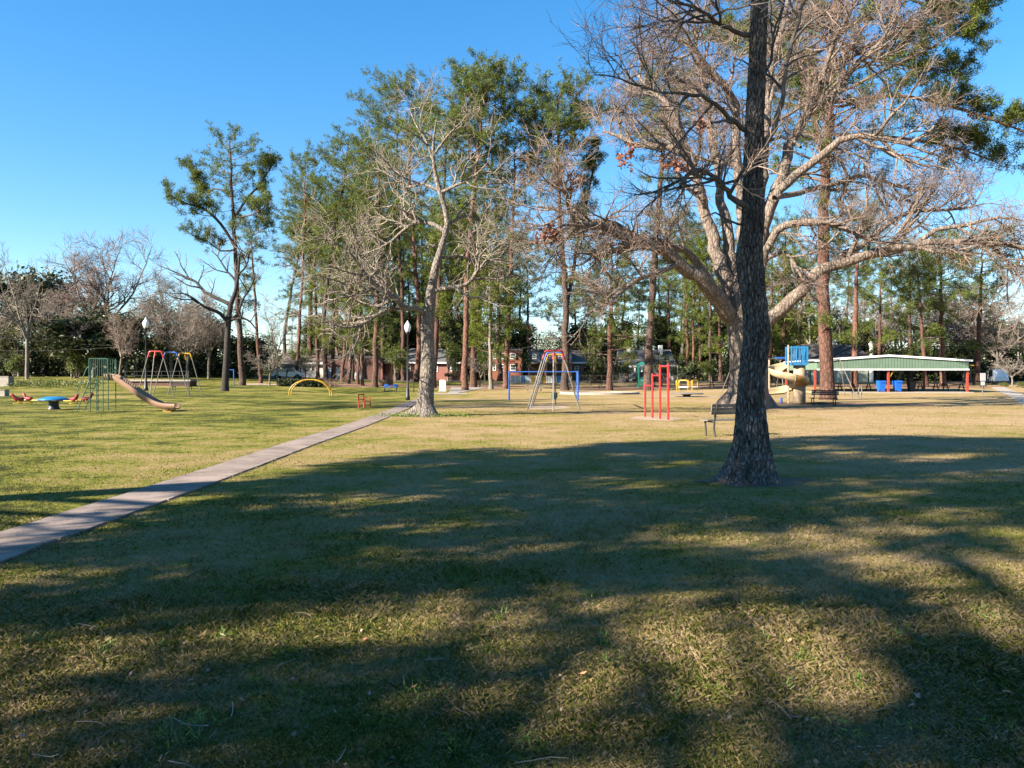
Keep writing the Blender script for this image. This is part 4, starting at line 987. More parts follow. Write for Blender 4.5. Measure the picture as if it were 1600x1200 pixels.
# far wood closing the view, a mass nobody could count
rg = random.Random(44); cs = []
for i in range(3600):
    px = rg.uniform(-500, 2100); Y = rg.uniform(260, 330)
    hgt = 9 + 4 * mnoise.noise(Vector((px * .012, 0, 0))) + 2 * mnoise.noise(Vector((px * .05, 5, 0)))
    if 395 < px < 470: hgt *= .55
    cs.append(Vector(((px - 800) / F * Y, Y, 1.3 + hgt * rg.random() ** .8)))
V, Q = leaves(cs, 12, 1.5, 9, .9)
tag(link('far_wood', npmesh('far_wood', V, [Q]), 'evergreen_leaf'), 'distant low line of trees closing the horizon', 'woods', kind='stuff')
# dense undergrowth under the background trees
for nm, lab, a0, a1, Y0, Y1, hh, mm, cnt in (('undergrowth', 'dense dark undergrowth below the trees at far left', -160, 400, 104, 124, 3.6, 'evergreen_leaf', 1500), ('undergrowth', 'dense dark undergrowth behind the oak and shelter', 1060, 1660, 116, 128, 3.2, 'evergreen_leaf', 1300), ('undergrowth', 'dark wall of trees closing the gaps behind the houses', 395, 1080, 138, 150, 6.0, 'evergreen_leaf', 1300), ('undergrowth', 'low scrub between the houses', 740, 1060, 128, 136, 2.6, 'olive_leaf', 500)):
    cs = []
    for i in range(cnt):
        px = rg.uniform(a0, a1); Y = rg.uniform(Y0, Y1); q = gx(px, Y); cs.append(q + Vector((0, 0, hh * (.75 + .5 * mnoise.noise(Vector((px * .03, 0, a0)))) * rg.random())))
    V, Q = leaves(cs, 20, .55, 61, .32)
    tag(link(nm, npmesh(nm, V, [Q]), mm), lab, 'undergrowth', kind='stuff')
# weeds on the left bank
cs = []
for i in range(520):
    p = gp(rg.uniform(10, 155), rg.uniform(597, 606)); cs.append(p + Vector((0, 0, rg.uniform(.05, .5) * (.5 + .5 * mnoise.noise(p * .8)))))
V, Q = leaves(cs, 14, .13, 12, .14)
tag(link('bank_weeds', npmesh('bank_weeds', V, [Q]), 'bright_leaf'), 'rough bright green weeds on the bank behind the blue dome ride', 'weeds', kind='stuff')

# palms
def palm(px, Y, top, label, seed):
    b_ = gx(px, Y); h = (EYE - (top - HZ) / F * Y) - b_.z; rg = random.Random(seed)
    t = thing('palm_tree', label, 'palm tree', b_, 0, 'palms by the far fence')
    tp, tr = wander(rg, (0, 0, -.1), (0, 0, 1), h * .62, .24, .2, 5, .03, .02); tube_obj('trunk', [(tp, tr)], 9, 'brown_wood', t)
    c = tp[-1]; V = []; Fq = []
    for k in range(38):
        a = rg.uniform(0, 6.28); e = rg.uniform(-.7, 1.2); d = Vector((math.cos(a) * math.cos(e), math.sin(a) * math.cos(e), math.sin(e)))
        L = h * rg.uniform(.28, .40); hub = c + d * L * .55
        for q in range(9):
            f = (d + rvec(rg) * .55 + Vector((0, 0, -.15))).normalized(); tip = hub + f * L * .55; s_ = f.cross(rvec(rg)).normalized() * .05
            o = len(V); V += [hub - s_, hub + s_, tip]; Fq.append((o, o + 1, o + 2))
        s_ = d.cross(ZUP).normalized() * .03; o = len(V); V += [c - s_, c + s_, hub + s_, hub - s_]; Fq.append((o, o + 1, o + 2)); Fq.append((o, o + 2, o + 3))
    me = bpy.data.meshes.new('fronds'); me.from_pydata(V, [], Fq); me.update(); tag(link('fronds', me, 'palm_leaf', t), kind='stuff')
palm(929, 108, 540, 'bushy palm left of the low-branched pine', 1)
palm(980, 112, 545, 'palm in front of the white porch', 2)
palm(1031, 110, 545, 'palm right of the leaning massive pine', 3)
palm(815, 116, 546, 'palm before the orange brick building', 4)
palm(1240, 112, 552, 'palm behind the slide tower', 5)

# ---------------------------------------------------------------- buildings
def window(t, x0, x1, z0, z1, y, frame='white_trim', deep=.06, bars=True):
    m_ = MB(); w = .09
    m_.box(x0, x1, y - deep, y + .02, z0, z0 + w).box(x0, x1, y - deep, y + .02, z1 - w, z1).box(x0, x0 + w, y - deep, y + .02, z0 + w, z1 - w).box(x1 - w, x1, y - deep, y + .02, z0 + w, z1 - w)
    if bars: m_.box(x0 + w, x1 - w, y - deep * .8, y + .01, (z0 + z1) / 2 - .03, (z0 + z1) / 2 + .03)
    f = m_.build('window', frame, t)
    MB().box(x0 + w, x1 - w, y - .02, y - .004, z0 + w, z1 - w).build('pane', 'window_glass', f)
def house(name, label, px0, px1, Y, wall_top, eave, ridge, wallm, roofm, depth=8, style='gable', wins=(), doors=(), base=None, over=.4):
    s_ = Y / F; b_ = gx((px0 + px1) / 2, Y); zz = lambda py: EYE - (py - HZ) * s_ - b_.z
    w = (px1 - px0) * s_ / 2; t = thing(name, label, 'house', b_)
    xx = lambda px: (px - (px0 + px1) / 2) * s_
    MB().box(-w, w, 0, depth, -.5, zz(wall_top)).build('wall', wallm, t)
    e, r = zz(eave), zz(ridge); o = over
    if style == 'gable':        # ridge along x
        v = [(-w - o, -o, e), (w + o, -o, e), (w + o, depth + o, e), (-w - o, depth + o, e), (-w - o, depth / 2, r), (w + o, depth / 2, r)]
        f = [(0, 1, 5, 4), (2, 3, 4, 5), (0, 4, 3), (1, 2, 5), (3, 2, 1, 0)]
    elif style == 'hip':
        i = min(w * .6, depth / 2); v = [(-w - o, -o, e), (w + o, -o, e), (w + o, depth + o, e), (-w - o, depth + o, e), (-w + i, depth / 2, r), (w - i, depth / 2, r)]
        f = [(0, 1, 5, 4), (2, 3, 4, 5), (0, 4, 3), (1, 2, 5), (3, 2, 1, 0)]
    elif style == 'front':      # gable end faces the park
        v = [(-w - o, -o, e), (w + o, -o, e), (w + o, depth + o, e), (-w - o, depth + o, e), (0, -o, r), (0, depth + o, r)]
        f = [(0, 1, 4), (1, 2, 5, 4), (2, 3, 5), (3, 0, 4, 5), (3, 2, 1, 0)]
    else:                       # flat with parapet
        v = [(-w - .1, -.1, e), (w + .1, -.1, e), (w + .1, depth + .1, e), (-w - .1, depth + .1, e), (-w - .1, -.1, r), (w + .1, -.1, r), (w + .1, depth + .1, r), (-w - .1, depth + .1, r)]
        f = [(3, 2, 1, 0), (4, 5, 6, 7), (0, 1, 5, 4), (1, 2, 6, 5), (2, 3, 7, 6), (3, 0, 4, 7)]
    rf = MB().add(v, f).build('roof', roofm, t)
    if style != 'flat': MB().box(-w - o, w + o, -o - .04, -o - .003, e - .2, e + .02).build('fascia', 'white_trim', rf)
    for x0, x1, y0, y1 in wins: window(t, xx(x0), xx(x1), zz(y1), zz(y0), -.003)
    for x0, x1, y0, y1, dm in doors:
        d = MB().box(xx(x0), xx(x1), -.05, -.003, zz(y1), zz(y0)).build('door', dm, t)
        MB().box(xx(x1) - .25, xx(x1) - .15, -.09, -.052, (zz(y0) + zz(y1)) / 2 - .1, (zz(y0) + zz(y1)) / 2).build('handle', 'dark_iron', d)
    return t, xx, zz
house('white_cottage', 'low white building behind the hedge with a grey roof', 442, 505, 124, 567, 567, 554, 'wall_white', 'roof_brown', wins=[(486, 493, 570, 580), (460, 468, 572, 582)], over=.5)
house('brick_shed', 'dark brick flat-roofed shed with pale blue double doors among the pines', 507, 598, 120, 560, 560, 556.5, 'brick_dark', 'roof_dark', style='flat', doors=[(512, 524, 574, 597, 'door_blue'), (525, 537, 574, 597, 'door_blue'), (554, 564, 582, 598, 'door_blue')])
t, xx, zz = house('pink_brick_house', 'single storey pink brick house with grey hipped roof', 602, 722, 122, 566, 566, 543, 'brick_pink', 'roof_grey', style='hip', wins=[(636, 642, 571, 580), (649, 657, 571, 580), (678, 684, 570, 581), (704, 711, 571, 580)], doors=[(664, 669, 571, 594, 'white_trim')])
v = [(xx(598), -2.2, zz(567)), (xx(620), -2.2, zz(567)), (xx(609), -2.2, zz(559))]
m_ = MB().add([*v, *[(a, b + 2.1, c) for a, b, c in v]], [(0, 1, 2), (5, 4, 3), (0, 3, 4, 1), (1, 4, 5, 2), (2, 5, 3, 0)]); m_.build('porch_roof', 'roof_grey', t)
for q in (600, 618): MB().box(xx(q) - .1, xx(q) + .1, -2.1, -1.9, -.4, zz(567)).build('porch_post', 'brick_pink', t)
house('orange_brick_block', 'orange brick two-storey building with white windows left of the blue ladder frame', 766, 816, 124, 548, 548, 545, 'brick_orange', 'roof_grey', style='flat', wins=[(770, 775, 552, 561), (797, 806, 569, 579), (783, 789, 569, 579), (770, 775, 569, 579), (783, 789, 552, 561), (797, 806, 552, 561)])
t, xx, zz = house('blue_storey_building', 'building with blue upper storey and red porch posts behind the swing set', 826, 893, 122, 549, 549, 546, 'wall_blue', 'roof_grey', style='flat', wins=[(832, 838, 553, 561), (846, 852, 553, 561), (858, 864, 553, 561), (872, 878, 553, 561)])
MB().box(xx(824), xx(895), -2.4, -.004, zz(569), zz(566.5)).build('porch_roof', 'roof_brown', t)
MB().box(xx(826), xx(893), -.06, -.004, -.4, zz(569)).build('ground_storey', 'wall_brown', t)
for q in (827, 843, 851, 868, 890): MB().box(xx(q) - .14, xx(q) + .14, -2.3, -2.05, -.4, zz(569)).build('porch_post', 'brick_orange', t)
house('brown_roofed_house', 'house with tall brown roof right of the forked pine', 880, 912, 126, 568, 566, 546, 'wall_brown', 'roof_brown', wins=[(898, 904, 572, 580)])
t, xx, zz = house('white_porch_house', 'grey-roofed house with white porch and white chimneys left of the massive pine', 974, 1052, 124, 571, 571, 545, 'wall_white', 'roof_grey', wins=[(982, 988, 575, 583), (1004, 1010, 575, 583), (1036, 1042, 575, 583)], doors=[(992, 997, 574, 592, 'brown_wood')])
MB().box(xx(983), xx(988), 2.2, 3.0, zz(566), zz(541.5)).build('chimney', 'white_trim', t)
MB().box(xx(1034), xx(1039.5), 2.2, 3.0, zz(566), zz(538.5)).build('chimney', 'white_trim', t)
MB().box(xx(978), xx(1001), -2.0, -.45, zz(574), zz(570.5)).build('porch_roof', 'white_trim', t)
for q in (979, 989, 1000): MB().box(xx(q) - .1, xx(q) + .1, -1.9, -1.7, -.4, zz(574)).build('porch_post', 'white_trim', t)
t, xx, zz = house('dark_roofed_house', 'pale green sided house with dark roof seen past the shelter', 1268, 1356, 112, 566, 566, 536, 'siding_green', 'roof_dark', style='gable', wins=[(1330, 1338, 578, 588)])
for k in range(14): MB().box(xx(1268), xx(1356), -.035, -.004, zz(598) + k * .2, zz(598) + k * .2 + .17).build('board', 'siding_green', t)
MB().box(xx(1306), xx(1322), 2.0, 3.6, zz(560), zz(553)).build('dormer', 'white_trim', t)
MB().box(xx(1063), xx(1066), 0, 1, -.4, .3)
ch = MB().lathe([(.30, -.4), (.30, zz(548)), (.27, zz(547)), (.27, zz(541)), (.34, zz(540)), (.34, zz(537)), (.16, zz(533.5))], 14, (xx(1355.5), -1.2, 0)).build('flue', 'white_trim', t)
# low wall of coloured panels in front of the orange building
cw = thing('panel_wall', 'low wall of white, yellow and blue panels seen beyond the blue ladder frame', 'wall', gx(846, 108)); s_ = 108 / F
for k in range(12):
    x0 = (798 + k * 8 - 846) * s_; MB().box(x0, x0 + 7.6 * s_, 0, .15, -.1, .95).build('panel', ['wall_white', 'wall_white', 'sky_blue_paint', 'wall_white', 'yellow_paint', 'wall_white', 'yellow_paint', 'wall_white', 'wall_white', 'sky_blue_paint', 'wall_white', 'wall_white'][k], cw)
    MB().box(x0 - .05, x0 + .02, -.05, .2, -.1, 1.05).build('post', 'white_trim', cw)

# chain-link fence beyond the playground
def fence(label, p0, p1, n_, h=1.25):
    t = thing('chain_link_fence', label, 'fence', p0); d = p1 - p0
    for k in range(n_ + 1):
        q = d * (k / n_); q.z = float(zg(p0.x + q.x, p0.y + q.y)) - p0.z; MB().tube([q + Vector((0, 0, -.1)), q + Vector((0, 0, h))], .035, 6).build('post', 'dark_iron', t)
    e = Vector((d.x, d.y, float(zg(p1.x, p1.y)) - p0.z)); MB().tube([Vector((0, 0, h - .02)), e + Vector((0, 0, h - .02))], .025, 6).build('top_rail', 'dark_iron', t)
    MB().tube([Vector((0, 0, .1)), e + Vector((0, 0, .1))], .012, 5).build('bottom_wire', 'dark_iron', t)
    m_ = MB(); L = d.length; nn = int(L / .35)
    wv, Q = tubes([([Vector((d.x, d.y, e.z)) * (k / nn) + Vector((0, 0, .08)), Vector((d.x, d.y, e.z)) * ((k + sg * 3.2) / nn) + Vector((0, 0, h - .03))], [.004, .004]) for k in range(4, nn - 4) for sg in (-1, 1)], 3)
    tag(link('mesh_wire', npmesh('mesh_wire', wv, [Q]), 'galvanized', t), kind='stuff')
fence('black chain-link fence from the blue ladder frame to the massive pine', gx(800, 97), gx(1010, 97), 12)
fence('black chain-link fence behind the yellow roundabout and oak', gx(1016, 97), gx(1205, 97), 10)
fence('black chain-link fence behind the spiral slide', gx(1212, 97), gx(1262, 97), 4)

# utility poles and wires
def upole(px, Y, top, label, arm=1.1):
    b_ = gx(px, Y); h = EYE - (top - HZ) / F * Y - b_.z
    t = thing('utility_pole', label, 'pole', b_)
    MB().tube([(0, 0, -.2), (0, 0, h)], [.15, .10], 8).build('pole', 'utility_wood', t)
    MB().box(-arm, arm, -.07, .07, h - .55, h - .4).build('crossarm', 'utility_wood', t)
    for x in (-arm * .9, -arm * .4, arm * .4, arm * .9): MB().lathe([(.05, 0), (.07, .08), (.03, .16)], 6, (x, 0, h - .4)).build('insulator', 'grey_paint', t)
    return b_ + Vector((0, 0, h))
a = upole(838, 140, 527, 'utility pole between the pine and the swing set, above the panel wall')
b_ = upole(1591, 150, 508, 'utility pole at the far right edge')
c = upole(384, 128, 518, 'utility pole behind the slim leaning pine at left')
d = upole(456, 135, 517, 'utility pole left of the white building')
def wire(label, p, q, sag=.6):
    o = Vector(p); pts = [Vector(p).lerp(Vector(q), i / 14) - o - Vector((0, 0, sag * 4 * (i / 14) * (1 - i / 14))) for i in range(15)]
    e = MB().tube(pts, .018, 4).build('power_line', 'wire'); e.location = o; tag(e, label, 'cable', 'overhead cables')
wire('overhead cable crossing the upper left thicket', at(-120, 508, 96), at(205, 540, 92))
wire('overhead cable low across the left thicket', at(-120, 540, 96), at(200, 540.5, 90))
for k in range(3): wire(['topmost', 'middle', 'lowest'][k] + ' overhead cable between the two left utility poles', c - Vector((0, 0, .4 + k * 1.3)), d - Vector((0, 0, .4 + k * 1.3)))
for k in range(3): wire(['topmost', 'middle', 'lowest'][k] + ' overhead cable running behind the pines over the houses', d - Vector((0, 0, .4 + k * 1.3)), a - Vector((0, 0, .4 + k * 1.3)), 1.2)

# vehicles
def car(label, px, Y, col, rz, van=False):
    b_ = gx(px, Y); t = thing('parked_van' if van else 'parked_car', label, 'van' if van else 'car', b_, rz); h = 1.9 if van else 1.42
    prof = [(-2.2, .35), (-2.2, .8), (-1.9, .92), (-1.5, h - .05), (-1.2, h), (1.0, h), (1.45, .98 if not van else 1.3), (2.15, .85), (2.25, .7), (2.25, .35)]
    MB().prism(prof, -.85, .85).build('body', col, t)
    for sy in (-.855, .855):
        MB().prism([(-1.5, .95), (-1.25, h - .13), (-.25, h - .13), (-.25, .95)], sy - .004, sy + .004).build('window', 'window_glass', t)
        MB().prism([(-.15, .95), (-.15, h - .13), (.85, h - .13), (1.15, .95)], sy - .004, sy + .004).build('window', 'window_glass', t)
        for x in (-1.4, 1.45):
            wmb = MB().tube([(x, sy - .09, .32), (x, sy + .03, .32)], .32, 16); w_ = wmb.build('wheel', 'tyre', t)
            MB().tube([(x, sy - .1 if sy < 0 else sy + .04, .32), (x, sy - .092 if sy < 0 else sy + .032, .32)], .18, 12).build('rim', 'galvanized', w_)
    for y_ in (-.6, .6): MB().box(2.2, 2.27, y_ - .14, y_ + .14, .62, .76).build('headlight', 'globe', t)
car('white car parked left behind the hedge', 450, 113, 'car_white', .1)
car('white van parked beyond the walk at the right edge', 1559, 104, 'car_white', 1.2, True)
car('dark car parked under the white porch', 1008, 114, 'car_dark', .1)

# ---------------------------------------------------------------- ground patches and paving
ground_strip('road', [gx(1480, 118), gx(1560, 122), gx(1800, 128)], [gx(1480, 106), gx(1560, 108), gx(1800, 110)], 'asphalt', .02)
ground_strip('street', [Vector((x, 119, 0)) for x in (-60, -35, -10, 15, 40)], [Vector((x, 114, 0)) for x in (-60, -35, -10, 15, 40)], 'asphalt', .02)
patch('sand_patch', gp(414, 600.5), 3.2, 3.0, 'sand', .008, 1)
patch('sand_strip', gp(731, 624.6), 2.1, .55, 'sand', .008, 2)
patch('swing_sand', gp(856, 636.5), 1.2, 2.6, 'sand', .008, 3)
patch('mulch_bed', gx(945, 87), 5.4, 5, 'mulch', .008, 4)
patch('pine_straw_bed', gx(545, 96), 7.5, 8, 'pine_straw', .008, 6)
patch('pine_straw_bed', gx(740, 92), 6, 6, 'pine_straw', .008, 7)
patch('pine_straw_bed', gx(1420, 94), 11, 6, 'pine_straw', .008, 8)
patch('pine_straw_bed', gx(1100, 93), 9, 6, 'pine_straw', .008, 11)
patch('roundabout_sand', gp(1075, 619.5), 4.5, 2.4, 'sand', .008, 9)
patch('slide_mulch', gp(1248, 630.5), 2.2, 1.8, 'pine_straw', .008, 10)
patch('straw_patch', gp(1345, 632), 3.5, 3.0, 'pine_straw', .008, 12)
patch('dirt_track', gx(20, 84), 9, 2.0, 'sand', .008, 13, .1)
patch('sandy_strip', gp(905, 612), 3, 1.0, 'sand', .01, 15)
ground_strip('plaza', [gx(652, 74), gx(700, 74), gx(730, 75)], [gx(652, 71), gx(700, 71), gx(730, 71.5)], 'pale_concrete', .025)
ground_strip('walk', [gx(706, 92), gx(760, 90)], [gx(700, 74), gx(712, 74)], 'concrete', .02)

# ---------------------------------------------------------------- blue domed rocking ride
b_ = gp(84, 640)
t = thing('rocking_ride', 'blue domed rocking ride with four maroon seats on yellow arms at the left', 'playground ride', b_)
MB().lathe([(.30, -.05), (.30, .06), (.24, .10), (.27, .16), (.21, .20), (.26, .26), (.20, .30), (.25, .36), (.22, .42)], 18).build('pedestal', 'black_metal', t, True)
MB().lathe([(.70, .47), (.70, .50), (.62, .56), (.48, .61), (.30, .645), (.12, .66), (.01, .662)], 28).build('dome', 'sky_blue_paint', t, True)
for k, a in enumerate((12, 168, 205, 335)):
    ca, sa = math.cos(R(a)), math.sin(R(a)); d = Vector((ca, sa, 0)); n_ = Vector((-sa, ca, 0)); up = Vector((0, 0, 1))
    MB().tube([d * .2 + up * .44, d * 1.2 + up * .45, d * 1.72 + up * .47], .03, 8).build('arm', 'yellow_paint', t)
    c = d * 1.5 + up * .55
    sm_ = MB().tube([c - d * .24 + up * .02, c - d * .12 - up * .02, c + d * .05 - up * .01, c + d * .17 + up * .06, c + d * .22 + up * .16, c + d * .27 + up * .22, c + d * .34 + up * .20], [.05, .10, .11, .09, .065, .065, .03], 10)
    st = sm_.build('seat', 'maroon_plastic', t, True)
    MB().tube([c - n_ * .16 + d * .14 + up * .1, c + n_ * .16 + d * .14 + up * .1], .015, 6).build('handle', 'galvanized', st)
    hp = [c + d * (.22 * math.cos(q * math.pi / 8)) + n_ * (.2 * math.sin(q * math.pi / 8)) - up * .22 for q in range(17)]
    MB().tube(hp, .014, 6, False).build('foot_hoop', 'yellow_paint', st)
    MB().tube([c - up * .22 + n_ * .2, c - up * .06 + n_ * .08], .012, 6).tube([c - up * .22 - n_ * .2, c - up * .06 - n_ * .08], .012, 6).build('hoop_stay', 'yellow_paint', st)

# ---------------------------------------------------------------- slide with green caged platform
b_ = gp(160, 643); s_ = b_.y / F
t = thing('playground_slide', 'tan slide with dark green caged ladder platform', 'slide', b_)
X = lambda px: (px - 160) * s_
Z = lambda py: (643 - py) * s_
for px in (147, 157, 167, 175):
    for y_ in ((-.35,) if px in (157, 167) else (-.35, .35)):
        MB().tube([(X(px), y_, -.05), (X(px), y_, Z(593) if px in (157, 167) else Z(563))], .022, 8).build('leg', 'green_paint', t)
MB().box(X(146), X(176), -.38, .38, Z(594.5), Z(593)).build('platform', 'green_paint', t)
for y_ in (-.4, .4):
    pl = [(X(146), y_, Z(594))] + [(X(146), y_, Z(565))] + arc((X(149), y_, Z(563.5)), .09, 180, 90, 4) + arc((X(172), y_, Z(563.5)), .09, 90, 0, 4) + [(X(175.5), y_, Z(594))]
    cg = MB().tube(pl, .02, 6).build('cage_frame', 'green_paint', t)
    for k in range(1, 9): MB().tube([(X(146 + k * 3.3), y_, Z(594)), (X(146 + k * 3.3), y_, Z(561))], .011, 5).build('cage_bar', 'green_paint', cg)
for q in (-.2, 0, .2): MB().tube([(X(146), q, Z(578)), (X(146), q, Z(561))], .011, 5).build('cage_bar', 'green_paint', t)
MB().tube([(X(146), -.4, Z(560.7)), (X(146), .4, Z(560.7))], .018, 6).tube([(X(175), -.4, Z(560.7)), (X(175), .4, Z(560.7))], .018, 6).build('cage_top', 'green_paint', t)
for y_ in (-.33, .33):
    MB().tube([(X(125), y_, -.05), (X(146), y_, Z(593)), (X(147), y_, Z(580))], .022, 8).build('ladder_rail', 'green_paint', t)
    MB().tube([(X(131), y_, Z(614)), (X(125), y_, Z(616)), (X(127), y_, Z(610)), (X(141), y_, Z(576)), (X(146), y_, Z(572))], .018, 7).build('handrail', 'green_paint', t)
for k in range(1, 7): MB().box(X(125 + k * 3.1) - .07, X(125 + k * 3.1) + .07, -.32, .32, Z(643 - k * 7.3) - .015, Z(643 - k * 7.3) + .015).build('step', 'green_paint', t)
path = [(166, 591, 0), (178, 592, 0), (190, 598, 0), (205, 608, 0), (222, 619.5, 0), (238, 629.5, 0), (248, 634, 0), (258, 636.5, 0), (268, 637.3, 0), (277, 637.5, 0)]
pp, _r = resample([Vector((X(a), 0, Z(c))) for a, c, _ in path], [0] * len(path), .12)
fr = []
for i, p in enumerate(pp):
    tg = (pp[min(i + 1, len(pp) - 1)] - pp[max(i - 1, 0)]).normalized(); U = Vector((0, 1, 0)); fr.append((U, tg.cross(U) * -1 if tg.cross(U).z < 0 else tg.cross(U)))
MB().sweep(pp, fr, [(-.33, .10), (-.335, .19), (-.30, .21), (-.27, .19), (-.25, .04), (-.15, 0), (.15, 0), (.25, .04), (.27, .19), (.30, .21), (.335, .19), (.33, .10), (.30, -.05), (-.30, -.05), (-.33, .10)]).build('chute', 'tan_plastic', t, True)
MB().tube([(X(264), 0, -.05), (X(264), 0, Z(638))], .045, 8).build('exit_post', 'dark_iron', t)
MB().prism([(X(256), Z(640)), (X(272), Z(640)), (X(269), Z(643.5)), (X(259), Z(643.5))], -.2, .2).build('exit_bracket', 'amber_plastic', t)

# ---------------------------------------------------------------- swing sets with red, blue and yellow arches
def swing_set(label, b_, axis, H, gap, seats=()):
    """three arches in a row along the axis; each arch: coloured bent pipe on splayed grey legs"""
    t = thing('swing_set', label, 'swing set', b_, axis)
    for i, col in enumerate(('red_paint', 'blue_paint', 'yellow_paint')):
        y_ = i * gap; w = .44
        top = [(-w - .10, y_, H - .42), (-w, y_, H - .14)] + arc((-w + .13, y_, H - .13), .13, 170, 90, 3) + arc((w - .13, y_, H - .13), .13, 90, 10, 3) + [(w, y_, H - .14), (w + .10, y_, H - .42)]
        MB().tube(top, .05, 8).build('arch', col, t)
        for sx in (-1, 1): MB().tube([(sx * (w + .10), y_, H - .41), (sx * 1.3, y_, -.08)], .033, 8).build('leg', 'galvanized', t)
        if i != 1:
            MB().tube([(0, y_, H), (0, y_ + (-.22 if i == 0 else .22), H - .45)], .048, 8).build('brace_sleeve', col, t)
            MB().tube([(0, y_ + (-.22 if i == 0 else .22), H - .44), (0, y_ + (-.85 if i == 0 else .85), -.08)], .033, 8).build('brace', 'galvanized', t)
    MB().tube([(0, 0, H - .02), (0, 2 * gap, H - .02)], .04, 8).build('top_rail', 'galvanized', t)
    for y_, col in seats:
        for sx in (-.2, .2):
            MB().tube([(0, y_ + sx, H - .06), (0, y_ + sx, .72)], .009, 5).build('chain', 'dark_iron', t)
        st = MB().lathe([(.11, .50), (.13, .53), (.14, .78), (.12, .785), (.11, .55), (.02, .54)], 14, (0, y_, 0)).build('seat', col, t)
        MB().box(-.03, .03, y_ - .21, y_ - .19, .55, .78).build('strap', 'black_metal', st)
c = gp(865, 641.5)
swing_set('swing set seen end-on with red, blue and yellow arched tops in mid lawn', c, R(-4), 2.9, 3.0, [(1.5, 'green_paint'), (4.5, 'black_metal')])
c = gp(243, 620)
swing_set('swing set with red, blue and yellow arches side by side behind the slide', c, 0, (620 - 549) * c.y / F, 2.4, [])

# dark park bench and blue bar behind it
def bench(name, label, b_, rz, L, seatm, frame, slats=3, seat_slats=3, h=.86, cat='bench', group=None, arms=False):
    """bench facing local -y; slats along x"""
    t = thing(name, label, cat, b_, rz, group)
    for k in range(seat_slats):
        y_ = -.40 + k * .40 / seat_slats; MB().box(-L / 2, L / 2, y_, y_ + .40 / seat_slats - .018, .42, .455).build('seat_slat', seatm, t)
    for k in range(slats):
        z0 = h - .30 + k * .30 / slats; q = .06 + (z0 - .4) * .18
        MB().add([(-L / 2, q, z0), (L / 2, q, z0), (L / 2, q + .035, z0), (-L / 2, q + .035, z0), (-L / 2, q + .02, z0 + .30 / slats - .015), (L / 2, q + .02, z0 + .30 / slats - .015), (L / 2, q + .055, z0 + .30 / slats - .015), (-L / 2, q + .055, z0 + .30 / slats - .015)],
                 [(3, 2, 1, 0), (4, 5, 6, 7), (0, 1, 5, 4), (1, 2, 6, 5), (2, 3, 7, 6), (3, 0, 4, 7)]).build('back_slat', seatm, t)
    for x in (-L / 2 + .16, L / 2 - .16):
        MB().tube([(x, .10, -.05), (x, .03, .2), (x, .045, .40), (x, .09, .55), (x, .19, h + .0)], .03, 8).build('back_leg', frame, t)
        MB().tube([(x, .04, .40), (x, -.36, .405), (x, -.38, .38), (x, -.33, -.05)], .028, 8).build('front_leg', frame, t)
        if arms: MB().tube([(x, .13, .66), (x, -.34, .66), (x, -.36, .42)], .022, 7).build('armrest', frame, t)
    return t
bench('park_bench', 'dark slatted bench behind the left swing set', gp(283, 611), R(170), 1.9, 'dark_iron', 'dark_iron')
b_ = gp(351, 606) + Vector((0, 1.5, 0)); b_.z = float(zg(b_.x, b_.y))
t = thing('turning_bar', 'blue metal frame standing behind the dark heavy-limbed tree', 'playground bar', b_)
for x in (-.40, .40): MB().tube([(x, 0, -.1), (x, 0, 1.85)], .055, 8).build('post', 'blue_paint', t)
MB().tube([(-.40, 0, 1.80), (.40, 0, 1.80)], .04, 8).build('crossbar', 'blue_paint', t)
# footbridge with low rail behind the left swing set
b_ = gp(228, 605) + Vector((0, 3, 0)); b_.z = float(zg(b_.x, b_.y))
t = thing('culvert_bridge', 'low dark culvert with pale deck and thin railing behind the left swings', 'bridge', b_); s_ = b_.y / F
MB().box(-60 * s_, 48 * s_, 0, 2.2, .45, .62).build('deck', 'pale_concrete', t)
MB().box(-58 * s_, 46 * s_, .15, 2.0, -.3, .448).build('abutment', 'brick_dark', t)
for k in range(8): MB().tube([((-55 + k * 14.2) * s_, .2, .6), ((-55 + k * 14.2) * s_, .2, 1.5)], .03, 6).build('rail_post', 'dark_iron', t)
for z in (1.48, 1.05): MB().tube([(-56 * s_, .2, z), (46 * s_, .2, z)], .022, 6).build('rail', 'dark_iron', t)
# pale concrete blocks at the left edge
b_ = gp(-4, 604); t = thing('concrete_block', 'square pale concrete block on the bank at the left edge', 'block', b_); s_ = b_.y / F
MB().box(-14 * s_, 17 * s_, 0, .9, -.1, 15 * s_).build('block', 'pale_concrete', t); MB().box(-14.5 * s_, 17.5 * s_, -.04, .94, 15 * s_ + .003, 15 * s_ + .08).build('cap', 'concrete', t)
b_ = gp(-6, 619); t = thing('concrete_post', 'short pale concrete post at the left edge below the square block', 'block', b_); s_ = b_.y / F
MB().box(-8 * s_, 13 * s_, 0, .5, -.1, 9 * s_).build('post', 'pale_concrete', t); MB().box(-8.6 * s_, 13.6 * s_, -.03, .53, 9 * s_ + .003, 9 * s_ + .05).build('cap', 'concrete', t)

# ---------------------------------------------------------------- yellow arch climber
b_ = gp(485, 618); s_ = b_.y / F; w = 32 * s_; hh = 25 * s_
t = thing('arch_climber', 'yellow arched ladder climber standing before the hedge', 'climber', b_)
rail = lambda y_: [(w * math.cos(R(180 - a)), y_, hh * math.sin(R(a)) ** .85 if 0 < a < 180 else -.1) for a in range(0, 181, 9)]
for y_ in (-.35, .35): MB().tube(rail(y_), .038, 8).build('rail', 'yellow_paint', t)
for p, q in list(zip(rail(-.35), rail(.35)))[2:-2]: MB().tube([p, q], .025, 6).build('rung', 'yellow_paint', t)
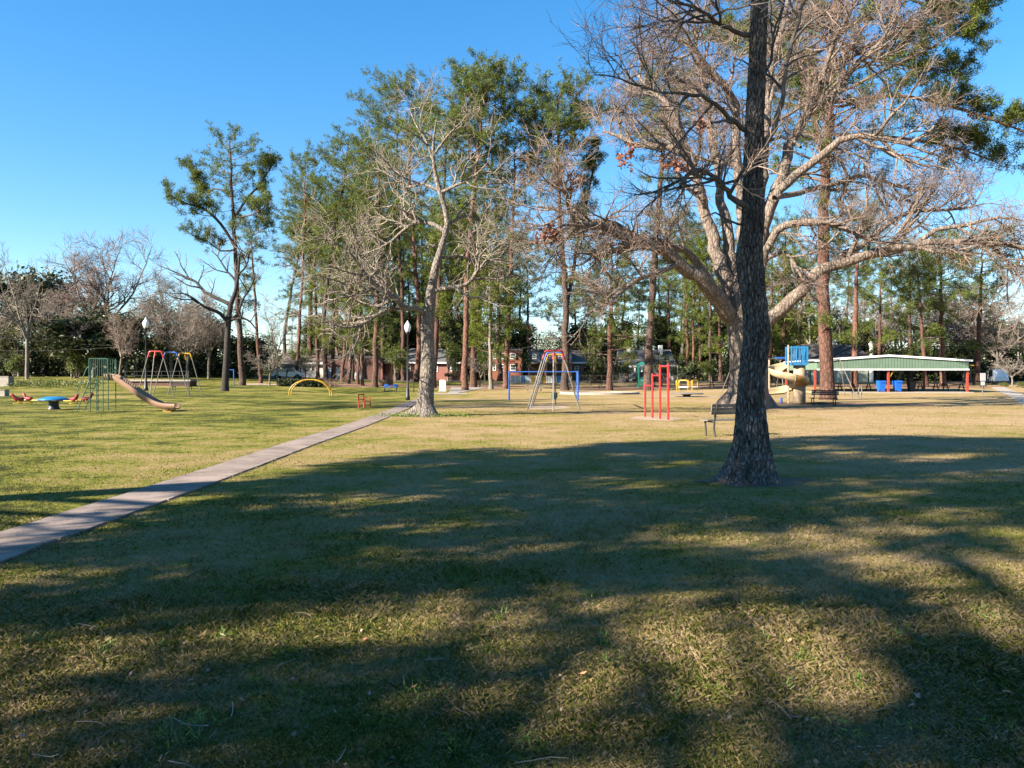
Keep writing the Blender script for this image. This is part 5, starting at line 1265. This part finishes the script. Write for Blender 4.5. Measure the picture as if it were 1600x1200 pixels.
# hedge: clipped box of dense leaves
b_ = gp(468, 604.5); s_ = b_.y / F; rg = random.Random(2)
t = thing('hedge', 'low clipped dark hedge behind the yellow climber', 'hedge', b_)
for k, (x0, x1) in enumerate(((-34, -2), (-1, 33))):
    cs = [Vector((rg.uniform(x0, x1) * s_, rg.uniform(0, 1.3), rg.uniform(.05, 11.3 * s_))) for _ in range(520)]
    V, Q = leaves(cs, 16, .13, 30 + k, .06); tag(link('hedge_block', npmesh('hedge_block', V, [Q]), 'hedge_leaf', t), kind='stuff')
# brush pile
b_ = gp(507, 603); rg = random.Random(12); t = thing('brush_pile', 'heap of reddish brush at the right end of the hedge', 'brush pile', b_)
tube_obj('sticks', [wander(rg, Vector((rg.gauss(0, .8), rg.gauss(0, .4), 0)), rvec(rg) + Vector((0, 0, .5)), rg.uniform(.5, 1.3), .02, .008, 4, .2, -.1) for _ in range(240)], 3, 'oak_twig_red', t)
# snag with reddish debris
b_ = gp(610, 603); rg = random.Random(13); t = thing('broken_snag', 'tall reddish broken stump with vines left of the middle lamp post', 'stump', b_); s_ = b_.y / F
MB().tube([(0, 0, -.1), (.05, 0, 12 * s_), (.15, .05, 22 * s_), (.22, .05, 31 * s_), (.25, .05, 33.5 * s_)], [.34, .24, .2, .15, .05], 12).build('trunk', 'snag_wood', t, True)
tube_obj('vines', [wander(rg, Vector((rg.gauss(-.35, .4), rg.gauss(0, .3), 0)), Vector((rg.gauss(0, .4), rg.gauss(0, .3), 1)), rg.uniform(.5, 1.7), .022, .01, 5, .25, .05) for _ in range(120)], 3, 'oak_twig_red', t)
# red chair
b_ = gp(569, 637.5); s_ = b_.y / F
t = thing('red_bench', 'small red wooden armchair bench alone on the lawn', 'bench', b_, R(28))
for x in (-.22, .22):
    MB().box(x - .021, x + .021, .18, .222, -.03, .74).build('back_leg', 'chair_red', t)
    MB().box(x - .021, x + .021, -.245, -.203, -.03, .52).build('front_leg', 'chair_red', t)
    MB().box(x - .028, x + .028, -.26, .168, .523, .56).build('armrest', 'chair_red', t)
for z0, z1 in ((.68, .74), (.44, .49)): MB().box(-.188, .188, .18, .22, z0, z1).build('back_rail', 'chair_red', t)
for k in range(3): MB().box(-.188, .188, -.24 + k * .14, -.12 + k * .14, .32, .355).build('seat_slat', 'chair_red', t)
t.rotation_euler[2] = R(62)
# blue seesaw-like table bench
b_ = gp(610, 612); s_ = b_.y / F
t = thing('blue_picnic_bench', 'low blue metal bench table in front of the reddish stump', 'bench', b_)
w = 11 * s_
MB().box(-w, w, -.1, .35, .42, .46).build('seat', 'blue_paint', t); MB().box(-w * .5, w * .5, .42, .9, .62, .66).build('table_top', 'blue_paint', t)
for x in (-w * .85, w * .85): MB().tube([(x, .1, -.05), (x, .1, .44), (x * .8, .5, .62)], .04, 7).tube([(x, .3, -.05), (x, .3, .43)], .035, 7).build('leg', 'grey_paint', t)
for x in (-w * .45, w * .45): MB().tube([(x, .65, -.05), (x, .65, .62)], .035, 7).build('table_leg', 'grey_paint', t)
MB().box(-w, -w * .4, .36, .40, .46, .74).build('backrest', 'blue_paint', t); MB().box(w * .4, w, .36, .40, .46, .74).build('backrest', 'blue_paint', t)

# ---------------------------------------------------------------- lamp posts
def lamp_post(label, px, py, top):
    b_ = gp(px, py); H = (py - top) * b_.y / F
    t = thing('lamp_post', label, 'lamp post', b_, 0, 'black lamp posts with white globes')
    k = H / 5.4
    MB().lathe([(.16 * k, -.05), (.16 * k, .25), (.12 * k, .32), (.11 * k, .8), (.075 * k, .9), (.06 * k, 2.4), (.05 * k, H - .98 * k), (.09 * k, H - .95 * k), (.13 * k, H - .86 * k), (.15 * k, H - .78 * k)], 14).build('post', 'black_metal', t, True)
    gl = MB().lathe([(.13 * k, H - .775 * k), (.17 * k, H - .68 * k), (.225 * k, H - .5 * k), (.22 * k, H - .36 * k), (.15 * k, H - .22 * k), (.11 * k, H - .19 * k)], 18).build('globe', 'globe', t, True)
    MB().lathe([(.115 * k, H - .187 * k), (.10 * k, H - .12 * k), (.04 * k, H - .08 * k), (.05 * k, H - .04 * k), (.01, H)], 12).build('finial', 'globe', gl, True)
lamp_post('lamp post with white globe beside the footpath, left of the crooked white tree', 637, 625, 501)
lamp_post('lamp post with white globe behind the left swing set', 228, 610.5, 496)
b_ = gp(646.5, 613.5); t = thing('bollard_post', 'short plain dark post just right of the middle lamp post', 'post', b_)
MB().tube([(0, 0, -.05), (0, 0, 31 * b_.y / F)], .05, 10).build('post', 'black_metal', t); MB().lathe([(.065, 31 * b_.y / F), (.065, 31 * b_.y / F + .05), (.01, 31 * b_.y / F + .1)], 10).build('cap', 'black_metal', t)
# white stone marker
b_ = gp(692, 612); s_ = b_.y / F
t = thing('stone_marker', 'white stone monument with slanted top where the footpath ends', 'monument', b_, R(10))
MB().prism([(-4.6 * s_, -.05), (4.6 * s_, -.05), (4.6 * s_, 17 * s_), (1.5 * s_, 18.6 * s_), (-3 * s_, 18.6 * s_), (-4.6 * s_, 17 * s_)], 0, .55).build('block', 'monument_stone', t)
MB().box(-6.5 * s_, 6.5 * s_, -.2, .75, -.05, .06).build('plinth', 'pale_concrete', t)

# ---------------------------------------------------------------- blue horizontal ladder
b_ = gp(849, 625.5); s_ = b_.y / F
t = thing('horizontal_ladder', 'blue overhead ladder frame behind the striped-top swing set', 'climber', b_)
w = 53.5 * s_; hh = 44.5 * s_
for y_ in (-.4, .4):
    MB().tube([(-w, y_, hh), (w, y_, hh)], .04, 8).build('rail', 'blue_paint', t)
    for x in (-w, w): MB().tube([(x, y_, -.08), (x, y_, hh + .04)], .055, 8).build('post', 'blue_paint', t)
for k in range(1, 15): MB().tube([(-w + 2 * w * k / 15, -.4, hh), (-w + 2 * w * k / 15, .4, hh)], .018, 6).build('rung', 'blue_paint', t)
for x in (-w, w):
    for z in (.4, .75, 1.1, 1.45): MB().tube([(x, -.4, z), (x, .4, z)], .02, 6).build('end_rung', 'blue_paint', t)
# picnic table
def picnic_table(label, b_, rz=0, m_='brown_wood', L=1.8, group=None):
    t = thing('picnic_table', label, 'picnic table', b_, rz, group)
    for k in range(4): MB().box(-L / 2, L / 2, -.36 + k * .18, -.20 + k * .18, .70, .74).build('top_plank', m_, t)
    for y_ in (-.72, .56):
        MB().box(-L / 2, L / 2, y_, y_ + .16, .42, .46).build('seat_plank', m_, t)
    for x in (-L / 2 + .3, L / 2 - .3):
        MB().bar((x, -.6, -.03), (x, -.2, .70), .08).bar((x, .6, -.03), (x, .2, .70), .08).build('leg', m_, t)
        MB().box(x - .04, x + .04, -.72, .72, .36, .42).build('cross_beam', m_, t)
picnic_table('concrete picnic table seen through the blue ladder frame', gp(835, 613), 0, 'weathered_wood', 1.9)
# round concrete kerb
b_ = gp(943, 617) + Vector((0, 3.2, 0)); s_ = 62 * b_.y / F
t = thing('round_kerb', 'low round concrete kerb of the old wading pool left of the red bars', 'kerb', b_)
n_ = 64; V = []; Fq = []
for k in range(n_):
    a = 2 * math.pi * k / n_; ca, sa = math.cos(a), math.sin(a)
    for r_, z in ((1, -.1), (1, .20), (.93, .20), (.93, -.1)): V.append((ca * s_ * r_, sa * 3.2 * r_, z))
for k in range(n_):
    for j in range(3): a = k * 4 + j; c = ((k + 1) % n_) * 4 + j; Fq.append((a, c, c + 1, a + 1))
me = bpy.data.meshes.new('kerb_ring'); me.from_pydata(V, [], Fq); me.update(); link('kerb_ring', me, 'pale_concrete', t)
MB().lathe([(.01, .03), (s_ * .92, .03)], 40).build('basin_floor', 'sand', t).scale = (1, 3.2 / s_, 1)
bench('mulch_bench', 'dark wooden bench on the mulch left of the low-branched pine', gx(931, 86), R(-150), 1.7, 'brown_wood', 'dark_iron', h=.9)
picnic_table('brown wooden picnic table nearer the great oak, left of its trunk', gx(1124, 88), .2, L=2.4)
picnic_table('brown wooden picnic table behind the yellow roundabout, right', gx(1150, 91), -.1, L=2.4)

# ---------------------------------------------------------------- red chin-up bars
p0 = gp(1008, 651.5); p1 = gp(1044, 656.5)
t = thing('chin_up_bars', 'red chin-up bars of three rising heights', 'playground bars', p0); d = p1 - p0; d.z = 0
hts = [1.36, 1.76, 2.10, 2.13]
for k in range(4): MB().tube([d * (k / 3) + Vector((0, 0, -.1)), d * (k / 3) + Vector((0, 0, hts[k]))], .042, 10).build('post', 'red_paint', t)
for k, z in enumerate((1.28, 1.68, 2.03)): MB().tube([d * (k / 3) + Vector((0, 0, z)), d * ((k + 1) / 3) + Vector((0, 0, z))], .028, 8).build('bar', 'red_paint', t)
patch('bar_pad', (p0 + p1) / 2, .95, 1.7, 'sand', .008, 21, .15)

# ---------------------------------------------------------------- roundabout with yellow hoops
b_ = gp(1073, 620); s_ = b_.y / F
t = thing('roundabout', 'grey roundabout with yellow hoop rails', 'roundabout', b_)
MB().lathe([(1.32, .22), (1.36, .25), (1.36, .29), (1.30, .31), (.01, .33)], 32).build('platform', 'grey_paint', t)
MB().lathe([(.32, -.05), (.30, .12), (.5, .215)], 18).build('hub', 'dark_iron', t)
for k in range(5):
    a = R(20 + 72 * k); d = Vector((math.cos(a), math.sin(a), 0)); n_ = Vector((-d.y, d.x, 0)); c = d * .8
    hp = [c - n_ * .40 + ZUP * .3, c - n_ * .40 + ZUP * 1.2] + [c + n_ * (-.40 + .15 * (1 - math.cos(q))) + ZUP * (1.2 + .15 * math.sin(q)) for q in (.5, 1.0, 1.57)] + [c + n_ * (.40 - .15 * (1 - math.cos(q))) + ZUP * (1.2 + .15 * math.sin(q)) for q in (1.57, 1.0, .5)] + [c + n_ * .40 + ZUP * 1.2, c + n_ * .40 + ZUP * .3]
    h_ = MB().tube(hp, .045, 8).build('hoop', 'yellow_paint', t)
    MB().tube([c - n_ * .40 + ZUP * .8, c + n_ * .40 + ZUP * .8], .025, 6).build('cross_rail', 'white_trim', h_)

# ---------------------------------------------------------------- slatted bench beside the dark tree
p0 = gp(1119, 682.5)
bench('slatted_bench', 'weathered grey slatted bench half hidden by the dark tree', Vector((p0.x + .62, p0.y + .35, 0)), R(180 + 20), 1.75, 'weathered_wood', 'dark_iron', 3, 3, h=.9)
bench('metal_bench', 'black metal bench in front of the thick red pine', gp(1288, 634) , R(-38), 1.5, 'black_metal', 'black_metal', 3, 3, h=.9)

# ---------------------------------------------------------------- spiral slide tower
b_ = gp(1249, 630); s_ = b_.y / F
t = thing('spiral_slide_tower', 'cream and amber spiral slide round a post beside a tan tower with blue cage', 'slide', b_)
X = lambda px: (px - 1249) * s_
Z = lambda py: (630 - py) * s_
MB().lathe([(.38, -.1), (.37, 1.2), (.36, Z(571))], 20).build('tower', 'tower_tan', t, True)
MB().tube([(X(1231), -.1, -.1), (X(1231), -.1, Z(539))], .055, 10).build('post', 'tower_tan', t)
MB().tube([(X(1217.5), 1.9, -.1), (X(1217.5), 1.9, Z(561))], .055, 10).build('post', 'tower_tan', t)
w0, w1, zb, zt = X(1232.5), X(1257), Z(571), Z(541.5)
pf = MB().box(w0, w1, -.5, .5, zb + .003, zb + .07).build('platform', 'sky_blue_paint', t)
for x in (w0, w1):
    for y_ in (-.5, .5): MB().box(x - .04, x + .04, y_ - .04, y_ + .04, zb + .07, zt).build('cage_post', 'sky_blue_paint', t)
for y_ in (-.5, .5):
    MB().box(w0 + .04, w1 - .04, y_ - .03, y_ + .03, zt - .1, zt).box(w0 + .04, w1 - .04, y_ - .03, y_ + .03, zb + .10, zb + .2).build('cage_rail', 'sky_blue_paint', t)
    for k in range(1, 6): MB().box(w0 + (w1 - w0) * k / 6 - .014, w0 + (w1 - w0) * k / 6 + .014, y_ - .02, y_ + .02, zb + .2, zt - .1).build('cage_bar', 'sky_blue_paint', t)
MB().box(w1 - .03, w1 + .03, -.46, .46, zt - .1, zt).box(w1 - .03, w1 + .03, -.46, .46, zb + .1, zb + .2).build('cage_rail', 'sky_blue_paint', t)
for k in range(1, 6): MB().box(w1 - .02, w1 + .02, -.46 + .92 * k / 6 - .014, -.46 + .92 * k / 6 + .014, zb + .2, zt - .1).build('cage_bar', 'sky_blue_paint', t)
pp = []; fr = []; cx_ = X(1231); r_ = .74
for i in range(49):
    u = i / 48; a = R(75 + 395 * u); pp.append(Vector((cx_ + r_ * math.cos(a) * (1 if u < .95 else 1.0), -.1 + r_ * math.sin(a), Z(572) + (Z(613) - Z(572)) * u)))
    fr.append((Vector((math.cos(a), math.sin(a), 0)), ZUP))
# exit straight to the left
e = pp[-1]; tg = Vector((-math.sin(R(470)), math.cos(R(470)), 0))
for i in range(1, 7): pp.append(e + tg * (.18 * i) + Vector((0, 0, -.012 * i))); fr.append(fr[-1])
prof = [(-.36, .0), (-.32, -.06), (.24, -.10), (.36, .02), (.42, .16), (.43, .30), (.47, .30), (.46, .12), (.40, -.04), (.27, -.16), (-.34, -.12), (-.40, -.02), (-.36, .0)]
h1 = 24
ch = MB().sweep(pp[:h1 + 1], fr[:h1 + 1], prof).build('upper_chute', 'cream_plastic', t, True)
ch2 = MB().sweep(pp[h1:41], fr[h1:41], prof).build('lower_chute', 'amber_plastic', t, True)
ch3 = MB().sweep(pp[40:], fr[40:], prof).build('exit_chute', 'cream_plastic', t, True)
for i in (10, 24, 32, 40):
    p, (U, W) = pp[i], fr[i]; MB().tube([p + U * (u * 1.02) + W * (w * 1.02) for u, w in prof[6:11]], .02, 6).build('seam', 'tower_tan', ch)
MB().tube([(X(1214.5), -.75, -.05), (X(1214.5), -.75, Z(621))], .07, 10).build('exit_post', 'blue_paint', t)
# large swing frame behind the oak and the slide tower
A = gx(1148, 63); B2 = gx(1312, 66); t = thing('long_swing_set', 'long grey metal swing frame with slanted legs behind the great oak', 'swing set', A); d = B2 - A; d.z = 0
hz_ = EYE - (561 - HZ) * 64.5 / F - A.z
MB().tube([(0, 0, hz_), (d.x, d.y, hz_)], .04, 8).build('top_rail', 'galvanized', t)
for f, sx in ((0, -1), (1, 1)):
    c = d * f
    for sy in (-1, 1): MB().tube([c + Vector((0, 0, hz_)), c + Vector((sx * .95, sy * 1.1, -.15))], .035, 8).build('leg', 'galvanized', t)
for f in (.42,):
    c = d * f; MB().tube([c + Vector((0, -1.1, -.1)), c + Vector((0, 0, hz_)), c + Vector((0, 1.1, -.1))], .035, 8).build('middle_frame', 'galvanized', t)
    MB().box(c.x - .4, c.x + .4, c.y - .1, c.y + .1, hz_ + .01, hz_ + .16).build('clamp', 'blue_paint', t)

# green climbing tower behind the massive pine
b_ = gx(1004, 90); t = thing('green_play_tower', 'small dark green play tower left of the massive leaning pine', 'play tower', b_)
for x in (-.45, .45):
    for y_ in (0, .9): MB().box(x - .06, x + .06, y_ - .06, y_ + .06, -.1, 2.6).build('post', 'teal_paint', t)
MB().add([(-.6, -.15, 2.6), (.6, -.15, 2.6), (.6, 1.05, 2.6), (-.6, 1.05, 2.6), (0, .45, 3.0)], [(0, 1, 4), (1, 2, 4), (2, 3, 4), (3, 0, 4), (3, 2, 1, 0)]).build('roof', 'teal_paint', t)
MB().box(-.38, .38, .07, .83, 1.1, 1.18).build('deck', 'teal_paint', t)
for k in range(4): MB().box(-.38, .38, -.04, .04, .2 + k * .22, .36 + k * .22).build('board', 'teal_paint', t)
b_ = gx(1022, 92); t = thing('climbing_frame', 'dark metal climbing frame behind the red bars', 'climber', b_)
for x in (-.8, 0, .8):
    MB().tube([(x - .25, 0, -.1), (x, .4, 1.9), (x + .25, .8, -.1)], .05, 8).build('hoop', 'black_metal', t)
for z in (.6, 1.2, 1.85): MB().tube([(-.8, .4 - (1.85 - z) * .2, z), (.8, .4 - (1.85 - z) * .2, z)], .035, 6).build('rung', 'black_metal', t)
b_ = gx(1057, 90); t = thing('grey_frame', 'grey metal goal-like frame behind the tallest red bar', 'playground bar', b_)
for x in (-.75, .15): MB().tube([(x, 0, -.1), (x, 0, 2.5)], .06, 8).build('post', 'grey_paint', t)
MB().tube([(-.75, 0, 2.45), (.15, 0, 2.45)], .05, 8).build('crossbar', 'grey_paint', t)

# ---------------------------------------------------------------- shelter
SY = 76.0; s_ = SY / F; b_ = gx(1392, SY)
t = thing('picnic_shelter', 'open picnic shelter with green metal gable and red posts', 'shelter', b_)
X = lambda px: (px - 1392) * s_
Z = lambda py: EYE - (py - HZ) * s_ - b_.z
D = 8.0; xl, xr = X(1276), X(1512); ze, za, zb = Z(564), Z(556), Z(577.3); xa = X(1387)
MB().box(xl - .3, xr + .3, -.5, D + .5, -.25, .10).build('floor_slab', 'pale_concrete', t)
rf = MB().add([(xl - .25, -.3, ze), (xa, -.3, za), (xr + .25, -.3, ze), (xl - .25, D + .3, ze), (xa, D + .3, za), (xr + .25, D + .3, ze), (xl - .25, -.3, ze - .06), (xa, -.3, za - .06), (xr + .25, -.3, ze - .06), (xl - .25, D + .3, ze - .06), (xa, D + .3, za - .06), (xr + .25, D + .3, ze - .06)],
              [(0, 1, 4, 3), (1, 2, 5, 4), (6, 9, 10, 7), (7, 10, 11, 8), (0, 6, 7, 1), (1, 7, 8, 2), (3, 4, 10, 9), (4, 5, 11, 10), (0, 3, 9, 6), (2, 8, 11, 5)]).build('roof', 'roof_grey', t)
for y0, nm in ((-.36, 'front'), (D + .31, 'back')):
    for xe in (xl - .3, xr + .3):
        MB().bar((xe, y0 + .03, ze + .02), (xa, y0 + .03, za + .02), .07, .17).build('trim', 'white_trim', rf)
gb = MB().add([(xl, -.2, zb), (xr, -.2, zb), (xr, -.2, ze - .07), (xa, -.2, za - .07), (xl, -.2, ze - .07)], [(0, 1, 2, 3, 4)]).build('gable_wall', 'green_sheet', t)
MB().add([(xl, D + .2, zb), (xr, D + .2, zb), (xr, D + .2, ze - .07), (xa, D + .2, za - .07), (xl, D + .2, ze - .07)], [(4, 3, 2, 1, 0)]).build('gable_wall', 'green_sheet', t)
k = 0; x = xl + .02
while x < xr - .2:
    xm = x + .12; zt = ze + (za - ze) * (1 - abs(xm - xa) / ((xr - xl) / 2)) - .08
    MB().box(x, x + .24, -.228, -.203, zb + .06, zt).build('sheet_panel', 'green_sheet', gb); x += .285
MB().box(xl - .02, xr + .02, -.26, -.18, zb - .07, zb + .055).build('beam', 'white_trim', t)
for x in (xl, xr): MB().box(x - .03, x + .03, -.17, D + .17, zb - .02, ze - .075).build('side_panel', 'green_sheet', t)
MB().box(xl + .05, xr - .05, -.1, D + .1, zb + .02, zb + .05).build('ceiling', 'shelter_under', t)
for px in (1273.5, 1388, 1511.5):
    for y_ in (0, D):
        MB().box(X(px) - .09, X(px) + .09, y_ - .09, y_ + .09, .1, zb - .08).build('post', 'post_red', t)
MB().bar((X(1391), 0, zb - .7), (X(1396), 0, zb - .1), .06).build('knee_brace', 'yellow_paint', t)
MB().tube([(xr + .3, 1, Z(569.5)), (xr + 1.2, 1, Z(571))], .05, 8).build('gutter_spout', 'yellow_paint', t)
zf = b_.z + .10
def bin_(label, px, dy, m_, h=1.08):
    o = Vector(((px - 800) / F * (b_.y + dy), b_.y + dy, zf))
    t = thing('wheelie_bin', label, 'bin', o, R(180), 'bins in the shelter')
    MB().add([(-.24, -.26, .06), (.24, -.26, .06), (.24, .26, .06), (-.24, .26, .06), (-.33, -.33, h - .1), (.33, -.33, h - .1), (.33, .36, h - .1), (-.33, .36, h - .1)], [(3, 2, 1, 0), (4, 5, 6, 7), (0, 1, 5, 4), (1, 2, 6, 5), (2, 3, 7, 6), (3, 0, 4, 7)]).build('body', m_, t)
    MB().add([(-.35, -.37, h - .097), (.35, -.37, h - .097), (.35, .38, h - .097), (-.35, .38, h - .097), (-.31, -.3, h), (.31, -.3, h), (.31, .33, h), (-.31, .33, h)], [(3, 2, 1, 0), (4, 5, 6, 7), (0, 1, 5, 4), (1, 2, 6, 5), (2, 3, 7, 6), (3, 0, 4, 7)]).build('lid', m_, t)
    for x in (-.3, .24): MB().tube([(x, .24, .1), (x + .06, .24, .1)], .1, 12).build('wheel', 'tyre', t)
    MB().tube([(-.24, .42, h - .14), (.24, .42, h - .14)], .02, 6).build('handle', m_, t)
bin_('blue wheelie bin left of the middle red shelter post', 1376.5, .35, 'bin_blue')
bin_('blue wheelie bin right of the middle red shelter post', 1402, .35, 'bin_blue')
bin_('black bin under the right half of the shelter', 1424, 2.2, 'bin_dark', 1.1)
for i, (x, y_) in enumerate([(1300, 5), (1345, 5.5), (1450, 5), (1490, 4)]):
    picnic_table(['picnic table deep in the shelter behind the thick pine', 'picnic table in the shelter left of the blue bins', 'picnic table in the shelter right of the black bin', 'picnic table in the shelter near the right post'][i], Vector(((x - 800) / F * (b_.y + y_), b_.y + y_, zf)), 0, 'brown_wood', 2.2)
# rocking seat left of the shelter bins
b2 = gp(1344, 623); s2 = b2.y / F; t = thing('spring_seat', 'grey rounded metal ride standing before the shelter slab', 'playground ride', b2)
MB().tube([(-.1, 0, -.05), (-.16, 0, .4), (-.05, 0, .95), (.08, 0, 1.0), (.13, 0, .6), (.05, 0, .05)], .045, 8).build('hoop', 'galvanized', t)
MB().box(-.75, -.1, -.15, .15, .48, .53).build('seat', 'grey_paint', t); MB().tube([(-.6, 0, -.05), (-.6, 0, .48)], .04, 8).build('leg', 'galvanized', t)
# sign right of the shelter
b2 = gp(1535, 617); s2 = b2.y / F; t = thing('park_sign', 'grey park sign of two panels on a post right of the shelter', 'sign', b2)
MB().tube([(0, 0, -.05), (0, 0, 33 * s2)], .045, 8).build('post', 'galvanized', t)
MB().box(-4.2 * s2, 4.2 * s2, -.09, -.05, 22 * s2, 34 * s2).build('upper_panel', 'sign_grey', t)
MB().box(-3 * s2, 3 * s2, -.09, -.05, 15 * s2, 21 * s2).build('lower_panel', 'sign_grey', t)

# ---------------------------------------------------------------- lawn blades near the viewer, thinning out with distance
N = 310000
py = nrng.uniform(630, 1290, N); px = nrng.uniform(-260, 1860, N)
Y = EYE * F / (py - HZ); X_ = (px - 800) / F * Y
xe = nrng.uniform(-7, 7, 70000); ye = nrng.uniform(.3, 5.5, 70000)
oe = (ye < 2.82) | (np.abs(xe) > .86 * ye); Y = np.concatenate([Y, ye[oe]]); X_ = np.concatenate([X_, xe[oe]])
edge = np.concatenate([np.zeros(N, bool), np.ones(int(oe.sum()), bool)])
pxs = np.array([path_x(max(v, 5.0)) for v in np.arange(-2, 60, .25)])
pc = np.interp(Y, np.arange(-2, 60, .25), pxs)
TB = gp(1171, 752); tb = np.hypot(X_ - TB.x, Y - TB.y)
keep = (np.abs(X_ - pc) > PW - .07 * nrng.random(len(Y)) ** 2) & ((tb > .8) | (nrng.random(len(Y)) < .25)) & (tb > .5)
Y = Y[keep]; X_ = X_[keep]; edge = edge[keep]; n_ = len(Y)
clump = np.array([mnoise.noise(Vector((a * 2.1, b * 2.1, 0))) for a, b in zip(X_[::1], Y[::1])])
tall = np.array([mnoise.noise(Vector((a * .5, b * .5, 7))) for a, b in zip(X_, Y)])
h = (.018 + .018 * nrng.random(n_) + .024 * np.clip(clump, 0, 1)) * (1 + .6 * np.clip(tall, -.5, 1))
dist = np.hypot(X_, Y)
w = (.0018 + .00092 * dist) * np.where(edge, 1.9, 1)
az = nrng.uniform(0, 2 * np.pi, n_); lean = nrng.uniform(.2, 1.5, n_); a2 = nrng.uniform(0, 2 * np.pi, n_)
dx, dy = np.cos(az) * h * lean, np.sin(az) * h * lean
sx, sy = np.cos(a2) * w / 2, np.sin(a2) * w / 2
z0 = zg(X_, Y) - .004
V = np.stack([np.stack([X_ - sx, Y - sy, z0], -1), np.stack([X_ + sx, Y + sy, z0], -1), np.stack([X_ + sx * .6 + dx * .45, Y + sy * .6 + dy * .45, z0 + h * .7], -1),
              np.stack([X_ + dx, Y + dy, z0 + h * .95], -1)], 1).reshape(-1, 3)
i = np.arange(n_)[:, None] * 4
nr = (dist < 11) & ~edge
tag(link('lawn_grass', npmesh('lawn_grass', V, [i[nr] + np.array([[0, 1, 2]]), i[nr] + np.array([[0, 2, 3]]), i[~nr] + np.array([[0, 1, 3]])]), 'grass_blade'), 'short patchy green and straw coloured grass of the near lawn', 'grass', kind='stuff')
# green weed clumps in the near lawn
rg = random.Random(91); cs = []
for _ in range(60):
    py_ = rg.uniform(860, 1190); p = gp(rg.uniform(0, 1600), py_); 
    if abs(p.x - path_x(max(p.y, 5))) > .5: cs += [p + Vector((rg.gauss(0, .04), rg.gauss(0, .04), .01)) for _ in range(rg.randint(3, 9))]
V, T = tufts(cs, 7, .05, .007, 77, up=.9, spread=.02)
tag(link('weed_tufts', npmesh('weed_tufts', V, [T]), 'ivy_leaf'), 'scattered bright green weed tufts in the near lawn', 'weeds', kind='stuff')
# fallen leaves: each its own
lp = [(1580, 1092), (1103, 1127), (372, 1098), (905, 1062), (1050, 1078), (1420, 1115), (640, 1085), (175, 945), (560, 1010), (1230, 1010)]
me = None
for i, (px, py) in enumerate(lp):
    p = gp(px, py)
    if me is None:
        m_ = MB().add([(0, 0, 0), (.02, .012, .008), (.045, .018, .004), (.07, .0, .014), (.045, -.02, .006), (.02, -.014, .01), (.035, 0, .001)], [(0, 6, 1), (1, 6, 2), (2, 6, 3), (3, 6, 4), (4, 6, 5), (5, 6, 0)])
        o = m_.build('fallen_leaf', 'litter_leaf'); me = o.data
    else: o = bpy.data.objects.new('fallen_leaf', me); C.objects.link(o)
    o.location = p + Vector((0, 0, .03)); o.rotation_euler = (rg.uniform(-.4, .4), rg.uniform(-.4, .4), rg.uniform(0, 6.28)); sc_ = rg.uniform(.45, .8); o.scale = (sc_, sc_, sc_)
    tag(o, 'dry orange-brown leaf lying on the near lawn', 'leaf', 'fallen leaves on the lawn')

# fine litter in the near lawn: leaf bits and twig ends, past counting
cs = []; tw = []
for _ in range(300):
    py_ = 700 + 500 * rg.random() ** .7; p = gp(rg.uniform(-150, 1750), py_)
    if rg.random() < .72: cs.append(p + Vector((0, 0, .022)))
    else: tw.append(wander(rg, p + Vector((0, 0, .02)), Vector((rg.gauss(0, 1), rg.gauss(0, 1), .02)), rg.uniform(.05, .22), .003, .0015, 3, .25, 0))
V, Q = leaves(cs, 1, .03, 88, .02)
tag(link('leaf_litter', npmesh('leaf_litter', V, [Q]), 'brown_twig'), 'tiny brown leaf bits strewn through the near grass', 'leaf litter', kind='stuff')
tag(tube_obj('twig_litter', tw, 4, 'grey_twig', None), 'small broken twigs strewn through the near grass', 'twig litter', kind='stuff')
